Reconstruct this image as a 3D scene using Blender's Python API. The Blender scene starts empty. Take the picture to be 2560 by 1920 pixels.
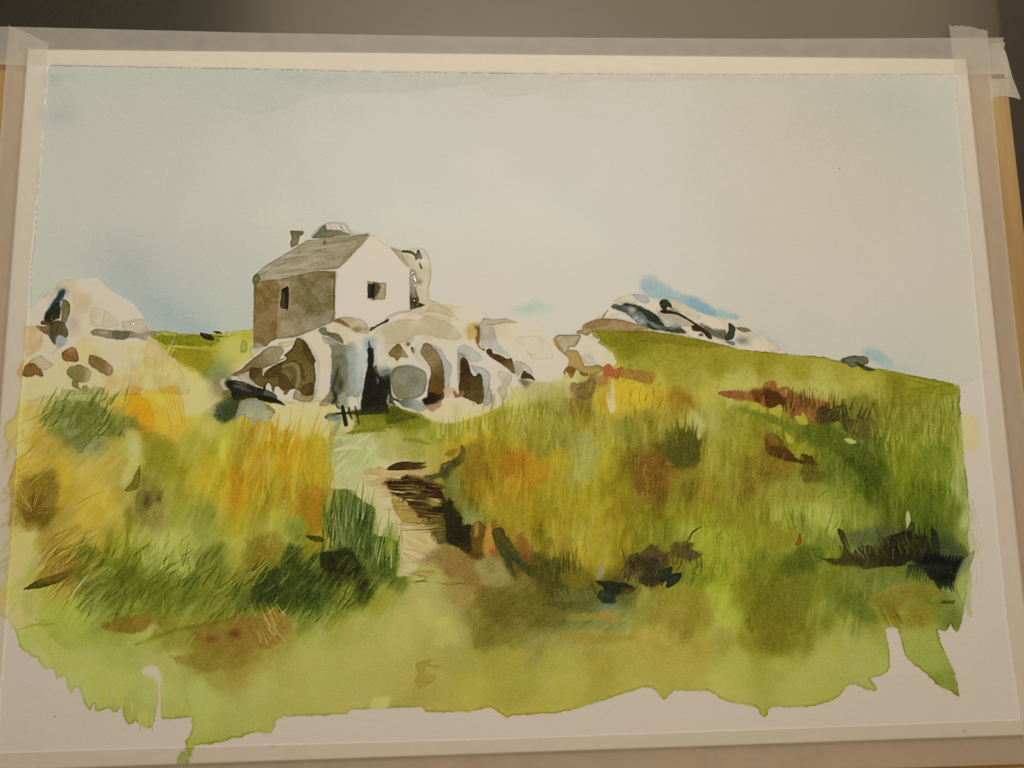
import bpy, math, random
import numpy as np

# ------------------------------------------------------------------ scene, camera, light
sc = bpy.context.scene
sc.view_settings.view_transform = 'Standard'
sc.view_settings.look = 'None'
sc.view_settings.exposure = 0.0
sc.view_settings.gamma = 1.0
sc.render.engine = 'CYCLES'
sc.cycles.use_denoising = True
sc.cycles.denoiser = 'OPENIMAGEDENOISE'
sc.cycles.max_bounces = 8
sc.cycles.transparent_max_bounces = 16
COL = sc.collection
BLANK = False                      # True: sheet without pigment (used once to measure the light)

# pose solved from the four corners of the sheet (A2 paper, phone lens of 26 mm equivalent)
W, H = 0.594, 0.594 / 1.4216
FPX = 1850.0
CAM = np.array([-0.02390413, -0.06051077, 0.43617442])
R = np.array([[0.99882032, 0.01082459, -0.04733697],
              [-0.0170666, 0.99089928, -0.1335191],
              [0.04546088, 0.13416947, 0.98991508]])
from mathutils import Matrix
cam = bpy.data.cameras.new('camera')
cam.sensor_width = 36.0
cam.lens = FPX / 2560.0 * 36.0
cam.clip_start = 0.01
cam.clip_end = 50
cam.dof.use_dof = False
cam.dof.focus_distance = 0.45
cam.dof.aperture_fstop = 9.0
camo = bpy.data.objects.new('camera', cam)
COL.objects.link(camo)
m = Matrix([list(R[i]) + [CAM[i]] for i in range(3)] + [[0, 0, 0, 1]])
camo.matrix_world = m
sc.camera = camo

world = bpy.data.worlds.new('World')
sc.world = world
world.use_nodes = True
bg = world.node_tree.nodes['Background']
bg.inputs[0].default_value = (1.0, 0.62, 0.29, 1)
bg.inputs[1].default_value = 0.06


def area(name, loc, target, size, power, colour, shape='DISK', size_y=None):
    l = bpy.data.lights.new(name, 'AREA')
    l.shape = shape
    l.size = size
    if size_y:
        l.size_y = size_y
    l.energy = power
    l.color = colour
    o = bpy.data.objects.new(name, l)
    COL.objects.link(o)
    o.location = loc
    from mathutils import Vector
    o.rotation_euler = (Vector(target) - Vector(loc)).to_track_quat('-Z', 'Y').to_euler()
    return o


# warm ceiling lamp above the top of the sheet, and the wide lamp-lit ceiling farther back
area('ceiling_lamp', (0.0, 0.42, 0.86), (0.0, 0.25, 0.0), 0.10, 4.6, (1.0, 0.985, 0.93))
area('warm_fill', (0.10, -0.75, 0.60), (0.05, -0.1, 0.0), 0.25, 0.85, (1.0, 0.58, 0.24))  # unseen warm fill on the viewer's side, added to warm the sheet's lower part
area('ceiling_glow', (0.50, 1.55, 1.9), (0.50, 1.55, 0.0), 2.5, 21.0, (1.0, 0.77, 0.47), 'RECTANGLE', 1.4)


def plane(pts, z=0.0):
    """photo pixels -> points on the horizontal plane z (ray through the solved camera)"""
    p = np.asarray(pts, float).reshape(-1, 2)
    d = np.stack([(p[:, 0] - 1280) / FPX, (960 - p[:, 1]) / FPX, -np.ones(len(p))], 1) @ R.T
    t = (z - CAM[2]) / d[:, 2]
    return (CAM + t[:, None] * d)[:, :2]


# ------------------------------------------------------------------ helpers
def tag(o, label=None, cat=None, group=None, kind=None):
    if label: o['label'] = label
    if cat: o['category'] = cat
    if group: o['group'] = group
    if kind: o['kind'] = kind
    return o


def mesh_obj(name, verts, faces, mat, parent=None, smooth=False, attrs=None):
    """verts (n,3), faces (m,4) int array or list of polygons"""
    me = bpy.data.meshes.new(name)
    if isinstance(faces, np.ndarray):
        n, f = len(verts), len(faces)
        me.vertices.add(n)
        me.vertices.foreach_set('co', np.asarray(verts, np.float32).ravel())
        me.loops.add(f * 4)
        me.loops.foreach_set('vertex_index', faces.astype(np.int32).ravel())
        me.polygons.add(f)
        me.polygons.foreach_set('loop_start', np.arange(0, f * 4, 4, dtype=np.int32))
        me.polygons.foreach_set('loop_total', np.full(f, 4, np.int32))
        me.update(calc_edges=True)
    else:
        me.from_pydata([tuple(map(float, v)) for v in verts], [], [tuple(map(int, p)) for p in faces])
    if smooth:
        me.polygons.foreach_set('use_smooth', np.ones(len(me.polygons), bool))
    for k, a in (attrs or {}).items():
        if a.ndim == 2:
            at = me.attributes.new(k, 'FLOAT_COLOR', 'POINT')
            rgba = np.ones((len(a), 4), np.float32)
            rgba[:, :3] = a
            at.data.foreach_set('color', rgba.ravel())
        else:
            at = me.attributes.new(k, 'FLOAT', 'POINT')
            at.data.foreach_set('value', a.astype(np.float32))
    me.update()
    me.materials.append(mat)
    o = bpy.data.objects.new(name, me)
    COL.objects.link(o)
    if parent: o.parent = parent
    return o


def empty(name, loc=(0, 0, 0)):
    o = bpy.data.objects.new(name, None)
    COL.objects.link(o)
    o.location = loc
    o.empty_display_size = 0.02
    return o


class NT:
    """tiny node-tree writer"""
    def __init__(self, name):
        self.mat = bpy.data.materials.new(name)
        self.mat.use_nodes = True
        self.t = self.mat.node_tree
        self.t.nodes.clear()
        self.out = self.t.nodes.new('ShaderNodeOutputMaterial')

    def n(self, kind, **kw):
        nd = self.t.nodes.new('ShaderNode' + kind)
        for k, v in kw.items():
            if k.startswith('i_'):
                nd.inputs[k[2:].replace('_', ' ')].default_value = v
            else:
                setattr(nd, k, v)
        return nd

    def l(self, a, b):
        self.t.links.new(a, b)

    def math(self, op, a, b=None, c=None):
        nd = self.n('Math', operation=op)
        for i, v in enumerate((a, b, c)):
            if v is None: continue
            if isinstance(v, (int, float)): nd.inputs[i].default_value = v
            else: self.l(v, nd.inputs[i])
        return nd.outputs[0]

    def mix(self, fac, a, b, blend='MIX'):
        nd = self.n('Mix', data_type='RGBA', blend_type=blend)
        for i, v in ((0, fac), (6, a), (7, b)):
            if isinstance(v, (int, float)): nd.inputs[i].default_value = v
            elif isinstance(v, tuple): nd.inputs[i].default_value = v if len(v) == 4 else v + (1,)
            else: self.l(v, nd.inputs[i])
        return nd.outputs[2]

    def noise(self, scale, detail=3, rough=.55, vec=None):
        nd = self.n('TexNoise')
        nd.inputs['Scale'].default_value = scale
        nd.inputs['Detail'].default_value = detail
        nd.inputs['Roughness'].default_value = rough
        if vec is not None: self.l(vec, nd.inputs['Vector'])
        return nd.outputs['Fac']

    def coord(self, scale=None):
        c = self.n('TexCoord').outputs['Object']
        if scale is None: return c
        mp = self.n('Mapping')
        mp.inputs['Scale'].default_value = scale
        self.l(c, mp.inputs['Vector'])
        return mp.outputs[0]

    def ramp(self, fac, stops):
        nd = self.n('ValToRGB')
        el = nd.color_ramp.elements
        while len(el) < len(stops): el.new(0.5)
        for e, (p, c) in zip(el, stops):
            e.position = p
            e.color = c if len(c) == 4 else c + (1,)
        self.l(fac, nd.inputs[0])
        return nd.outputs[0]


PAPER = (0.82, 0.805, 0.775)


def mat_paper():
    k = NT('watercolour_paper')
    co = k.coord()
    pig = k.n('Attribute', attribute_name='pigment').outputs['Color']
    wet = k.n('Attribute', attribute_name='wet').outputs['Fac']
    tooth = k.noise(1150, 2, .6, co)
    fine = k.noise(3200, 2, .6, co)
    blot = k.noise(160, 4, .6, co)
    g = k.math('ADD', k.math('MULTIPLY', k.math('SUBTRACT', tooth, .5), .85),
               k.math('ADD', k.math('MULTIPLY', k.math('SUBTRACT', fine, .5), .45),
                      k.math('MULTIPLY', k.math('SUBTRACT', blot, .5), .12)))
    gm = k.n('Gamma')
    k.l(pig, gm.inputs[0])
    k.l(k.math('ADD', g, 1.0), gm.inputs[1])
    pn = k.noise(26, 3, .5, co)
    base = k.mix(pn, (PAPER[0] * .985, PAPER[1] * .98, PAPER[2] * .97), PAPER)
    col = k.mix(1.0, base, gm.outputs[0], 'MULTIPLY')
    b = k.n('BsdfPrincipled')
    k.l(col, b.inputs['Base Color'])
    b.inputs['Roughness'].default_value = .82
    b.inputs['Specular IOR Level'].default_value = .25
    # wet beads of paint: a clear coat over a beaded surface
    bead = k.n('TexVoronoi', feature='SMOOTH_F1')
    bead.inputs['Scale'].default_value = 420
    k.l(co, bead.inputs['Vector'])
    wb = k.n('Bump')
    wb.inputs['Strength'].default_value = 1.0
    wb.inputs['Distance'].default_value = 0.0016
    k.l(k.math('MULTIPLY', wet, k.math('SUBTRACT', 1.0, bead.outputs['Distance'])), wb.inputs['Height'])
    k.l(k.math('MULTIPLY', wet, 1.0), b.inputs['Coat Weight'])
    b.inputs['Coat Roughness'].default_value = .06
    k.l(wb.outputs[0], b.inputs['Coat Normal'])
    bp = k.n('Bump')
    bp.inputs['Strength'].default_value = .42
    bp.inputs['Distance'].default_value = .00035
    k.l(k.math('ADD', tooth, k.math('MULTIPLY', k.noise(420, 2, .5, co), .8)), bp.inputs['Height'])
    k.l(bp.outputs[0], b.inputs['Normal'])
    k.l(b.outputs[0], k.out.inputs[0])
    return k.mat


def mat_tape(clear=.66, name='masking_tape'):
    k = NT(name)
    co = k.coord()
    pig = k.n('Attribute', attribute_name='pigment').outputs['Color']
    crepe = k.noise(90, 4, .65, k.coord((1, 1, 1)))
    spots = k.noise(600, 3, .6, co)
    base = k.mix(crepe, (.82, .78, .68), (.90, .87, .79))
    base = k.mix(1.0, base, pig, 'MULTIPLY')
    b = k.n('BsdfPrincipled')
    k.l(base, b.inputs['Base Color'])
    b.inputs['Roughness'].default_value = .65
    b.inputs['Specular IOR Level'].default_value = .3
    bp = k.n('Bump')
    bp.inputs['Strength'].default_value = .35
    bp.inputs['Distance'].default_value = .0004
    k.l(k.math('ADD', crepe, k.math('MULTIPLY', spots, .4)), bp.inputs['Height'])
    k.l(bp.outputs[0], b.inputs['Normal'])
    tr = k.n('BsdfTransparent')
    tl = k.n('BsdfTranslucent')
    k.l(k.mix(1.0, (1, .985, .955), pig, 'MULTIPLY'), tl.inputs[0])
    k.l(k.mix(1.0, (1, .985, .955), pig, 'MULTIPLY'), tr.inputs[0])
    thru = k.n('MixShader')
    thru.inputs[0].default_value = .5
    k.l(tl.outputs[0], thru.inputs[1])
    k.l(tr.outputs[0], thru.inputs[2])
    mx = k.n('MixShader')
    k.l(k.math('ADD', k.math('MULTIPLY', k.math('SUBTRACT', crepe, .5), .25), clear), mx.inputs[0])
    k.l(b.outputs[0], mx.inputs[1])
    k.l(thru.outputs[0], mx.inputs[2])
    k.l(mx.outputs[0], k.out.inputs[0])
    return k.mat


def mat_wood():
    k = NT('beech_wood')
    co = k.coord((70, 5.0, 70))
    gr = k.noise(1.0, 6, .65, co)
    wv = k.noise(1.0, 4, .6, k.coord((420, 12, 400)))
    big = k.noise(1.0, 2, .5, k.coord((14, 3, 10)))
    f = k.math('ADD', k.math('MULTIPLY', gr, .55), k.math('ADD', k.math('MULTIPLY', wv, .25), k.math('MULTIPLY', big, .2)))
    c = k.ramp(f, [(.30, (.42, .245, .095)), (.52, (.57, .36, .15)), (.72, (.66, .44, .20))])
    b = k.n('BsdfPrincipled')
    k.l(c, b.inputs['Base Color'])
    b.inputs['Roughness'].default_value = .5
    bp = k.n('Bump')
    bp.inputs['Strength'].default_value = .12
    bp.inputs['Distance'].default_value = .0004
    k.l(wv, bp.inputs['Height'])
    k.l(bp.outputs[0], b.inputs['Normal'])
    k.l(b.outputs[0], k.out.inputs[0])
    return k.mat


def mat_table():
    k = NT('dark_table')
    co = k.coord()
    n = k.noise(260, 4, .6, co)
    c = k.mix(n, (.030, .026, .020), (.042, .036, .028))
    b = k.n('BsdfPrincipled')
    k.l(c, b.inputs['Base Color'])
    k.l(k.math('ADD', .36, k.math('MULTIPLY', n, .15)), b.inputs['Roughness'])
    b.inputs['Specular IOR Level'].default_value = .5
    k.l(b.outputs[0], k.out.inputs[0])
    return k.mat


def mat_acrylic():
    """clear sheet: light passes straight through, its faces mirror by Fresnel, with wipe marks and scratches"""
    k = NT('clear_acrylic')
    co = k.coord()
    smear = k.noise(9, 4, .6, co)
    lw = k.n('LayerWeight')
    lw.inputs[0].default_value = .5
    fr = k.math('MULTIPLY_ADD', k.math('POWER', lw.outputs['Facing'], 5.0), .95, .042)
    gl = k.n('BsdfGlossy')
    k.l(k.math('ADD', .14, k.math('MULTIPLY', smear, .10)), gl.inputs['Roughness'])
    tr = k.n('BsdfTransparent')
    tr.inputs[0].default_value = (.97, .975, .965, 1)
    mx = k.n('MixShader')
    k.l(fr, mx.inputs[0])
    k.l(tr.outputs[0], mx.inputs[1])
    k.l(gl.outputs[0], mx.inputs[2])
    # fine dust and scuffs
    sp = k.noise(700, 2, .5, co)
    zone = k.noise(14, 2, .5, co)
    dust = k.math('MULTIPLY', k.math('GREATER_THAN', sp, .735), k.math('GREATER_THAN', zone, .5))
    df = k.n('BsdfDiffuse')
    df.inputs[0].default_value = (.75, .7, .6, 1)
    mx2 = k.n('MixShader')
    k.l(k.math('MULTIPLY', dust, .18), mx2.inputs[0])
    k.l(mx.outputs[0], mx2.inputs[1])
    k.l(df.outputs[0], mx2.inputs[2])
    k.l(mx2.outputs[0], k.out.inputs[0])
    return k.mat


def mat_plain(name, col, rough=.6):
    k = NT(name)
    b = k.n('BsdfPrincipled')
    n = k.noise(500, 3, .6, k.coord())
    k.l(k.mix(n, tuple(c * .85 for c in col), col), b.inputs['Base Color'])
    b.inputs['Roughness'].default_value = rough
    k.l(b.outputs[0], k.out.inputs[0])
    return k.mat


M_PAPER, M_TAPE, M_WOOD, M_TABLE, M_ACRYL = mat_paper(), mat_tape(), mat_wood(), mat_table(), mat_acrylic()
Z_TABLE, Z_WOOD, Z_AC0, Z_AC1 = -0.0240, -0.0045, -0.0040, -0.0009


def slab(name, x0, x1, y0, y1, z0, z1, mat, bev=.001, parent=None):
    """box with bevelled rim"""
    b = bev
    v, f = [], []
    rings = [(z0, 0), (z1 - b, 0), (z1 - b * .3, b * .3), (z1, b)]
    for z, i in rings:
        v += [(x0 + i, y0 + i, z), (x1 - i, y0 + i, z), (x1 - i, y1 - i, z), (x0 + i, y1 - i, z)]
    f.append((3, 2, 1, 0))
    for r in range(len(rings) - 1):
        for i in range(4):
            j = (i + 1) % 4
            f.append((r * 4 + i, r * 4 + j, r * 4 + 4 + j, r * 4 + 4 + i))
    t = (len(rings) - 1) * 4
    f.append((t, t + 1, t + 2, t + 3))
    return mesh_obj(name, v, f, mat, parent)


# ------------------------------------------------------------------ the surface and what lies under the sheet
tb = mesh_obj('table_top', [(-.9, -.7, Z_TABLE), (.9, -.7, Z_TABLE), (.9, .8, Z_TABLE), (-.9, .8, Z_TABLE)],
              [(0, 1, 2, 3)], M_TABLE)
tag(tb, kind='structure')
wb = slab('drawing_board', -.352, .3275, -.262, .2045, Z_TABLE + .0002, Z_WOOD, M_WOOD, .0016)
tag(wb, 'light wooden drawing board lying on the dark table under the clear sheet', 'drawing board')
ac = slab('acrylic_sheet', -.347, .3243, -.256, .300, Z_AC0, Z_AC1, M_ACRYL, .0004)
tag(ac, 'clear glossy acrylic sheet on the wooden board, its top strip over the dark table', 'acrylic sheet')
LIGHT_FIT = np.array([[0.6025, 0.5151, 0.4025], [0.0268, 0.0188, 0.01], [0.2491, 0.2473, 0.2232], [-0.3044, -0.2791, -0.2394], [-0.006, -0.0016, -0.0002], [0.0138, 0.001, -0.0071], [0.0005, -0.0001, 0.0027], [-0.2303, -0.2405, -0.23], [0.0035, 0.0001, -0.002], [-0.0229, -0.0225, -0.019]])

# ------------------------------------------------------------------ the painter: washes and strokes of pigment on the sheet
NX, NY = 1360, 957                               # points of the sheet (0.44 mm apart)
S = 0.5417                                        # sheet points per photo pixel
rng = np.random.default_rng(7)


def P(pts):
    """photo pixels -> sheet grid coordinates (column, row)"""
    q = plane(pts)
    return np.stack([(q[:, 0] / W + .5) * (NX - 1), (.5 - q[:, 1] / H) * (NY - 1)], 1)


def vn(x, y, seed):
    xi, yi = np.floor(x).astype(np.int64), np.floor(y).astype(np.int64)
    fx, fy = x - xi, y - yi
    fx, fy = fx * fx * (3 - 2 * fx), fy * fy * (3 - 2 * fy)

    def h(a, b):
        v = (a * 374761393 + b * 668265263 + seed * 974634777) & 0xffffffff
        v = ((v ^ (v >> 13)) * 1274126177) & 0xffffffff
        return ((v ^ (v >> 16)) & 0xffffff) / 16777215.0
    return (h(xi, yi) * (1 - fx) + h(xi + 1, yi) * fx) * (1 - fy) + (h(xi, yi + 1) * (1 - fx) + h(xi + 1, yi + 1) * fx) * fy


def fbm(x, y, seed, octv=3):
    t, a, n = 0, 1, 0
    for i in range(octv):
        t = t + a * vn(x * 2 ** i, y * 2 ** i, seed + i * 17)
        n += a
        a *= .55
    return t / n


def sstep(a, b, x):
    t = np.clip((x - a) / (b - a), 0, 1)
    return t * t * (3 - 2 * t)


def srgb(c): return np.array(c, float) / 255.0


def lin(c):
    c = np.clip(c, 0, 1)
    return np.where(c <= .04045, c / 12.92, ((c + .055) / 1.055) ** 2.4)


GX, GY = np.meshgrid(np.arange(NX), np.arange(NY))
# light reaching the white sheet, as displayed colour (measured once on the blank sheet)
PXN = (GX / (NX - 1) - .5)
PYN = (.5 - GY / (NY - 1))
EC = LIGHT_FIT
basis = np.stack([np.ones_like(PXN), PXN, PYN, PXN ** 2, PXN * PYN, PYN ** 2, PXN ** 3, PXN ** 2 * PYN, PXN * PYN ** 2, PYN ** 3], -1)
ELIN = basis @ EC                                # linear light of blank paper
ESRGB = np.where(ELIN <= .0031308, ELIN * 12.92, 1.055 * np.clip(ELIN, 1e-6, 1) ** (1 / 2.4) - .055)
C = ESRGB.copy()                                 # the painting, in displayed colours
WET = np.zeros((NY, NX))
REG = np.zeros((NY, NX), np.int16)
_seed = [100]


def seed():
    _seed[0] += 7
    return _seed[0]


def smooth_poly(p, closed=True, k=4):
    n = len(p)
    out = []
    rg = range(n if closed else n - 1)
    for i in rg:
        p0, p1, p2, p3 = (p[(i - 1) % n], p[i], p[(i + 1) % n], p[(i + 2) % n]) if closed else \
            (p[max(i - 1, 0)], p[i], p[i + 1], p[min(i + 2, n - 1)])
        for j in range(k):
            t = j / k
            out.append(.5 * (2 * p1 + (p2 - p0) * t + (2 * p0 - 5 * p1 + 4 * p2 - p3) * t * t + (3 * p1 - p0 - 3 * p2 + p3) * t ** 3) * 1.0)
    if not closed: out.append(p[-1])
    return np.array(out)


def box(p, pad):
    x0, y0 = np.floor(p.min(0) - pad).astype(int)
    x1, y1 = np.ceil(p.max(0) + pad).astype(int) + 1
    x0, y0, x1, y1 = max(x0, 0), max(y0, 0), min(x1, NX), min(y1, NY)
    return x0, y0, x1, y1


def sdf_poly(p, pad):
    x0, y0, x1, y1 = box(p, pad)
    if x1 <= x0 or y1 <= y0: return None
    X, Y = GX[y0:y1, x0:x1].astype(np.float32), GY[y0:y1, x0:x1].astype(np.float32)
    d2 = np.full(X.shape, 1e12, np.float32)
    ins = np.zeros(X.shape, bool)
    n = len(p)
    for i in range(n):
        ax, ay = p[i]
        bx, by = p[(i + 1) % n]
        ex, ey = bx - ax, by - ay
        L = ex * ex + ey * ey
        if L < 1e-9: continue
        t = np.clip(((X - ax) * ex + (Y - ay) * ey) / L, 0, 1)
        d2 = np.minimum(d2, (X - ax - t * ex) ** 2 + (Y - ay - t * ey) ** 2)
        if abs(ey) > 1e-9:
            c = ((ay > Y) != (by > Y)) & (X < (Y - ay) * (ex / ey) + ax)
            ins ^= c
    d = np.sqrt(d2) / S
    return (slice(y0, y1), slice(x0, x1)), np.where(ins, -d, d), X / S, Y / S


def lay(sl, m, c):
    C[sl] = C[sl] * (1 - m[..., None]) + c * m[..., None]


def wash(pts, col, a=1., soft=2., rough=2.5, rs=16., edge=.10, mott=.07, sm=True, col2=None, g=None,
         reg=None, wet=0., dry=None, gran=0., keep=None):
    p = P(pts)
    if sm: p = smooth_poly(p)
    r = sdf_poly(p, (abs(soft) + rough + 3) * S + 2)
    if r is None: return
    sl, d, X, Y = r
    sd = seed()
    if reg is not None: REG[sl][d < 0] = reg
    d = d + rough * 2 * (fbm(X / rs, Y / rs, sd) - .5) + rough * .8 * (vn(X / 5, Y / 5, sd + 3) - .5)
    m = sstep(soft, -soft, d) * a
    c = np.empty(d.shape + (3,))
    c[:] = srgb(col)
    if col2 is not None:
        q = P(g)
        v = q[1] - q[0]
        t = ((X * S - q[0][0]) * v[0] + (Y * S - q[0][1]) * v[1]) / (v @ v)
        t = sstep(0, 1, t + .35 * (fbm(X / 30, Y / 30, sd + 5) - .5))[..., None]
        c = c * (1 - t) + srgb(col2) * t
    if mott: c = c * (1 + mott * 2 * (fbm(X / 22, Y / 22, sd + 9, 4) - .5))[..., None]
    if edge: c = c * (1 - edge * np.exp(-((d + 2.2) / 2.6) ** 2))[..., None]
    if gran: m = m * np.clip(1 + gran * 2 * (fbm(X / 4, Y / 4, sd + 2, 2) - .5), 0, 1.3)
    if dry:
        ang, ln, wd, th = dry
        ca, sa = math.cos(math.radians(ang)), math.sin(math.radians(ang))
        u, v = X * ca + Y * sa, -X * sa + Y * ca
        m = m * sstep(th - .14, th + .14, fbm(u / ln, v / wd, sd + 21, 3))
    m = np.clip(m, 0, 1)
    lay(sl, m, c)
    if wet: WET[sl] = np.maximum(WET[sl], wet * sstep(2, -3, d))


def blob(x, y, rx, ry, col, a=.6, rot=0., pw=1.0, rough=.5):
    q = P([(x, y)])[0]
    R_ = max(rx, ry) * 2.4 * S
    p = np.array([[q[0] - R_, q[1] - R_], [q[0] + R_, q[1] + R_]])
    x0, y0, x1, y1 = box(p, 0)
    if x1 <= x0 or y1 <= y0: return
    sl = (slice(y0, y1), slice(x0, x1))
    X, Y = (GX[sl] - q[0]) / S, (GY[sl] - q[1]) / S
    ca, sa = math.cos(math.radians(rot)), math.sin(math.radians(rot))
    u, v = (X * ca + Y * sa) / rx, (-X * sa + Y * ca) / ry
    sd = seed()
    r2 = (u * u + v * v) * (1 + rough * 2 * (fbm(X / 26 + 50, Y / 26 + 50, sd) - .5))
    m = np.clip(a * np.exp(-np.clip(r2, 0, None) ** pw), 0, 1)
    lay(sl, m, srgb(col))


def stroke(pts, w, col, a=.8, soft=1.2, taper=(.3, .1), k=5, dry=0.):
    p = P(pts)
    if len(p) > 2: p = smooth_poly(p, False, k)
    n = len(p)
    t = np.linspace(0, 1, n)
    ws = np.interp(t, [0, .35, 1], [taper[0] * w, w, taper[1] * w]) if not isinstance(w, (list, tuple)) else np.interp(t, np.linspace(0, 1, len(w)), w)
    x0, y0, x1, y1 = box(p, (max(ws) + soft + 2) * S + 1)
    if x1 <= x0 or y1 <= y0: return
    sl = (slice(y0, y1), slice(x0, x1))
    X, Y = GX[sl].astype(float), GY[sl].astype(float)
    d = np.full(X.shape, 1e9)
    for i in range(n - 1):
        ax, ay = p[i]
        e = p[i + 1] - p[i]
        L = e @ e
        if L < 1e-9: continue
        s = np.clip(((X - ax) * e[0] + (Y - ay) * e[1]) / L, 0, 1)
        dd = np.hypot(X - ax - s * e[0], Y - ay - s * e[1]) / S - (ws[i] * (1 - s) + ws[i + 1] * s) * .5
        d = np.minimum(d, dd)
    m = sstep(soft, -soft, d) * a
    if dry: m = m * sstep(dry - .15, dry + .15, fbm(X / S / 7, Y / S / 7, seed(), 2))
    lay(sl, m, srgb(col))


def grass(n, bx, L, ang, dang, w, cols, a=.4, curve=.15, soft=1.3, poly=None):
    x0, y0, x1, y1 = bx
    for i in range(n):
        x, y = rng.uniform(x0, x1), rng.uniform(y0, y1)
        if poly is not None:
            ins = False
            for k in range(len(poly)):
                ax, ay = poly[k]
                bx_, by_ = poly[(k + 1) % len(poly)]
                if (ay > y) != (by_ > y) and x < (y - ay) * (bx_ - ax) / (by_ - ay) + ax: ins = not ins
            if not ins: continue
        th = math.radians(ang + rng.normal() * dang)
        l = L * rng.uniform(.5, 1.25)
        dx, dy = math.sin(th) * l, -math.cos(th) * l
        b = curve * rng.normal() * l
        c = cols[rng.integers(len(cols))]
        stroke([(x, y), (x + dx * .5 - dy / l * b * .3, y + dy * .5 + dx / l * b * .3), (x + dx, y + dy)], w * rng.uniform(.6, 1.4), c,
               a * rng.uniform(.5, 1.2), soft, (.7, .15), 2)


def field(samples, poly, reg=None, soft=2.0, rough=3., rs=14., warp=26., power=2.2, a=1., sm=True, edge=0., eps=300.):
    """wet-in-wet colour field: pigments dropped at points run into each other, inside one outline"""
    q = P([(s[0], s[1]) for s in samples])
    cs = np.array([srgb(s[2]) for s in samples])
    step = 4
    X, Y = np.meshgrid(np.arange(0, NX + step, step), np.arange(0, NY + step, step))
    X, Y = X / S, Y / S
    sd = seed()
    wx = warp * 2 * (fbm(X / 55, Y / 55, sd, 4) - .5)
    wy = warp * 2 * (fbm(X / 55, Y / 55, sd + 40, 4) - .5)
    num = np.zeros(X.shape + (3,))
    den = np.zeros(X.shape)
    for (cx, cy), c in zip(q, cs):
        d2 = (X + wx - cx / S) ** 2 + (Y + wy - cy / S) ** 2
        w = 1 / (d2 + eps) ** power
        num += w[..., None] * c
        den += w
    F = num / den[..., None]
    yy, xx = np.arange(NY) / step, np.arange(NX) / step
    yi, xi = yy.astype(int), xx.astype(int)
    fy, fx = (yy - yi)[:, None, None], (xx - xi)[None, :, None]
    F = (F[yi][:, xi] * (1 - fx) + F[yi][:, xi + 1] * fx) * (1 - fy) + (F[yi + 1][:, xi] * (1 - fx) + F[yi + 1][:, xi + 1] * fx) * fy
    p = P(poly)
    if sm: p = smooth_poly(p, k=2)
    sl, d, X, Y = sdf_poly(p, 20)
    if reg is not None: REG[sl][d < 0] = reg
    d = d + rough * 2 * (fbm(X / rs, Y / rs, sd + 80, 4) - .5)
    m = sstep(soft, -soft, d) * a
    c = F[sl]
    if edge: c = c * (1 - edge * np.exp(-((d + 2.5) / 3.) ** 2))[..., None]
    lay(sl, m, c)


def dabs(n, bx, rx, ry, rot, drot, gain=(.8, 1.2), a=.4, soft=.25, poly=None, tint=.022):
    """overlapping touches of the brush in a lighter or darker mix of the local colour"""
    x0, y0, x1, y1 = bx
    q = P([(x0, y0), (x1, y1)])
    pc = P(poly) if poly is not None else None
    for i in range(n):
        cx, cy = rng.uniform(q[0][0], q[1][0]), rng.uniform(q[0][1], q[1][1])
        if not (2 < cx < NX - 3 and 2 < cy < NY - 3): continue
        if REG[int(cy), int(cx)] != 2: continue
        if pc is not None:
            ins = False
            for k in range(len(pc)):
                ax, ay = pc[k]
                bx_, by_ = pc[(k + 1) % len(pc)]
                if (ay > cy) != (by_ > cy) and cx < (cy - ay) * (bx_ - ax) / (by_ - ay) + ax: ins = not ins
            if not ins: continue
        k_ = rng.uniform(.5, 1.4)
        ax_, ay_ = rx * k_ * S, ry * k_ * rng.uniform(.7, 1.3) * S
        r_ = int(max(ax_, ay_) * 1.4) + 2
        X0, X1, Y0, Y1 = max(int(cx) - r_, 0), min(int(cx) + r_, NX), max(int(cy) - r_, 0), min(int(cy) + r_, NY)
        sl = (slice(Y0, Y1), slice(X0, X1))
        X, Y = GX[sl] - cx, GY[sl] - cy
        th = math.radians(rot + rng.normal() * drot)
        u, v = (X * math.cos(th) + Y * math.sin(th)) / ax_, (-X * math.sin(th) + Y * math.cos(th)) / ay_
        sd = seed()
        r = np.hypot(u, v) + .7 * (fbm(GX[sl] / 9., GY[sl] / 9., sd, 3) - .5)
        # one crisp side where the wash dried, one side bled out
        sf = soft + .9 * sstep(-1, 1, v * rng.choice([-1, 1]))
        m = sstep(1 + sf * .3, 1 - sf, r) * a * rng.uniform(.5, 1.2) * (REG[sl] == 2)
        g = rng.uniform(*gain)
        c = np.clip(C[int(cy), int(cx)] * g * (1 + tint * rng.normal(size=3)), 0, 1)
        C[sl] = C[sl] * (1 - m[..., None]) + c * m[..., None]


def streaks(bx, ang, ln, wd, amp, poly):
    """hair marks of a dry brush: pigment thinned and gathered along one direction"""
    sl, d, X, Y = sdf_poly(smooth_poly(P(poly)), 40)
    m = sstep(30, -60, d) * (REG[sl] == 2)
    ca, sa = math.cos(math.radians(ang)), math.sin(math.radians(ang))
    sd = seed()
    wob = 18 * (fbm(X / 120, Y / 120, sd + 5, 2) - .5)
    u, v = X * ca + Y * sa + wob, -X * sa + Y * ca + wob
    n = fbm(u / ln, v / wd, sd, 3) - .5
    n = n + .6 * (fbm(u / (ln * 2.2), v / (wd * 2.4), sd + 31, 2) - .5)
    dl = -np.log(np.clip(C[sl] / ESRGB[sl], .02, 1))
    C[sl] = np.exp(-dl * np.clip(1 + amp * 2 * n * m, .2, 2.2)[..., None]) * ESRGB[sl]


def tile(ox, oy, k):
    return lambda pts: [(ox + a * k, oy + b * k) for a, b in pts]

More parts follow.
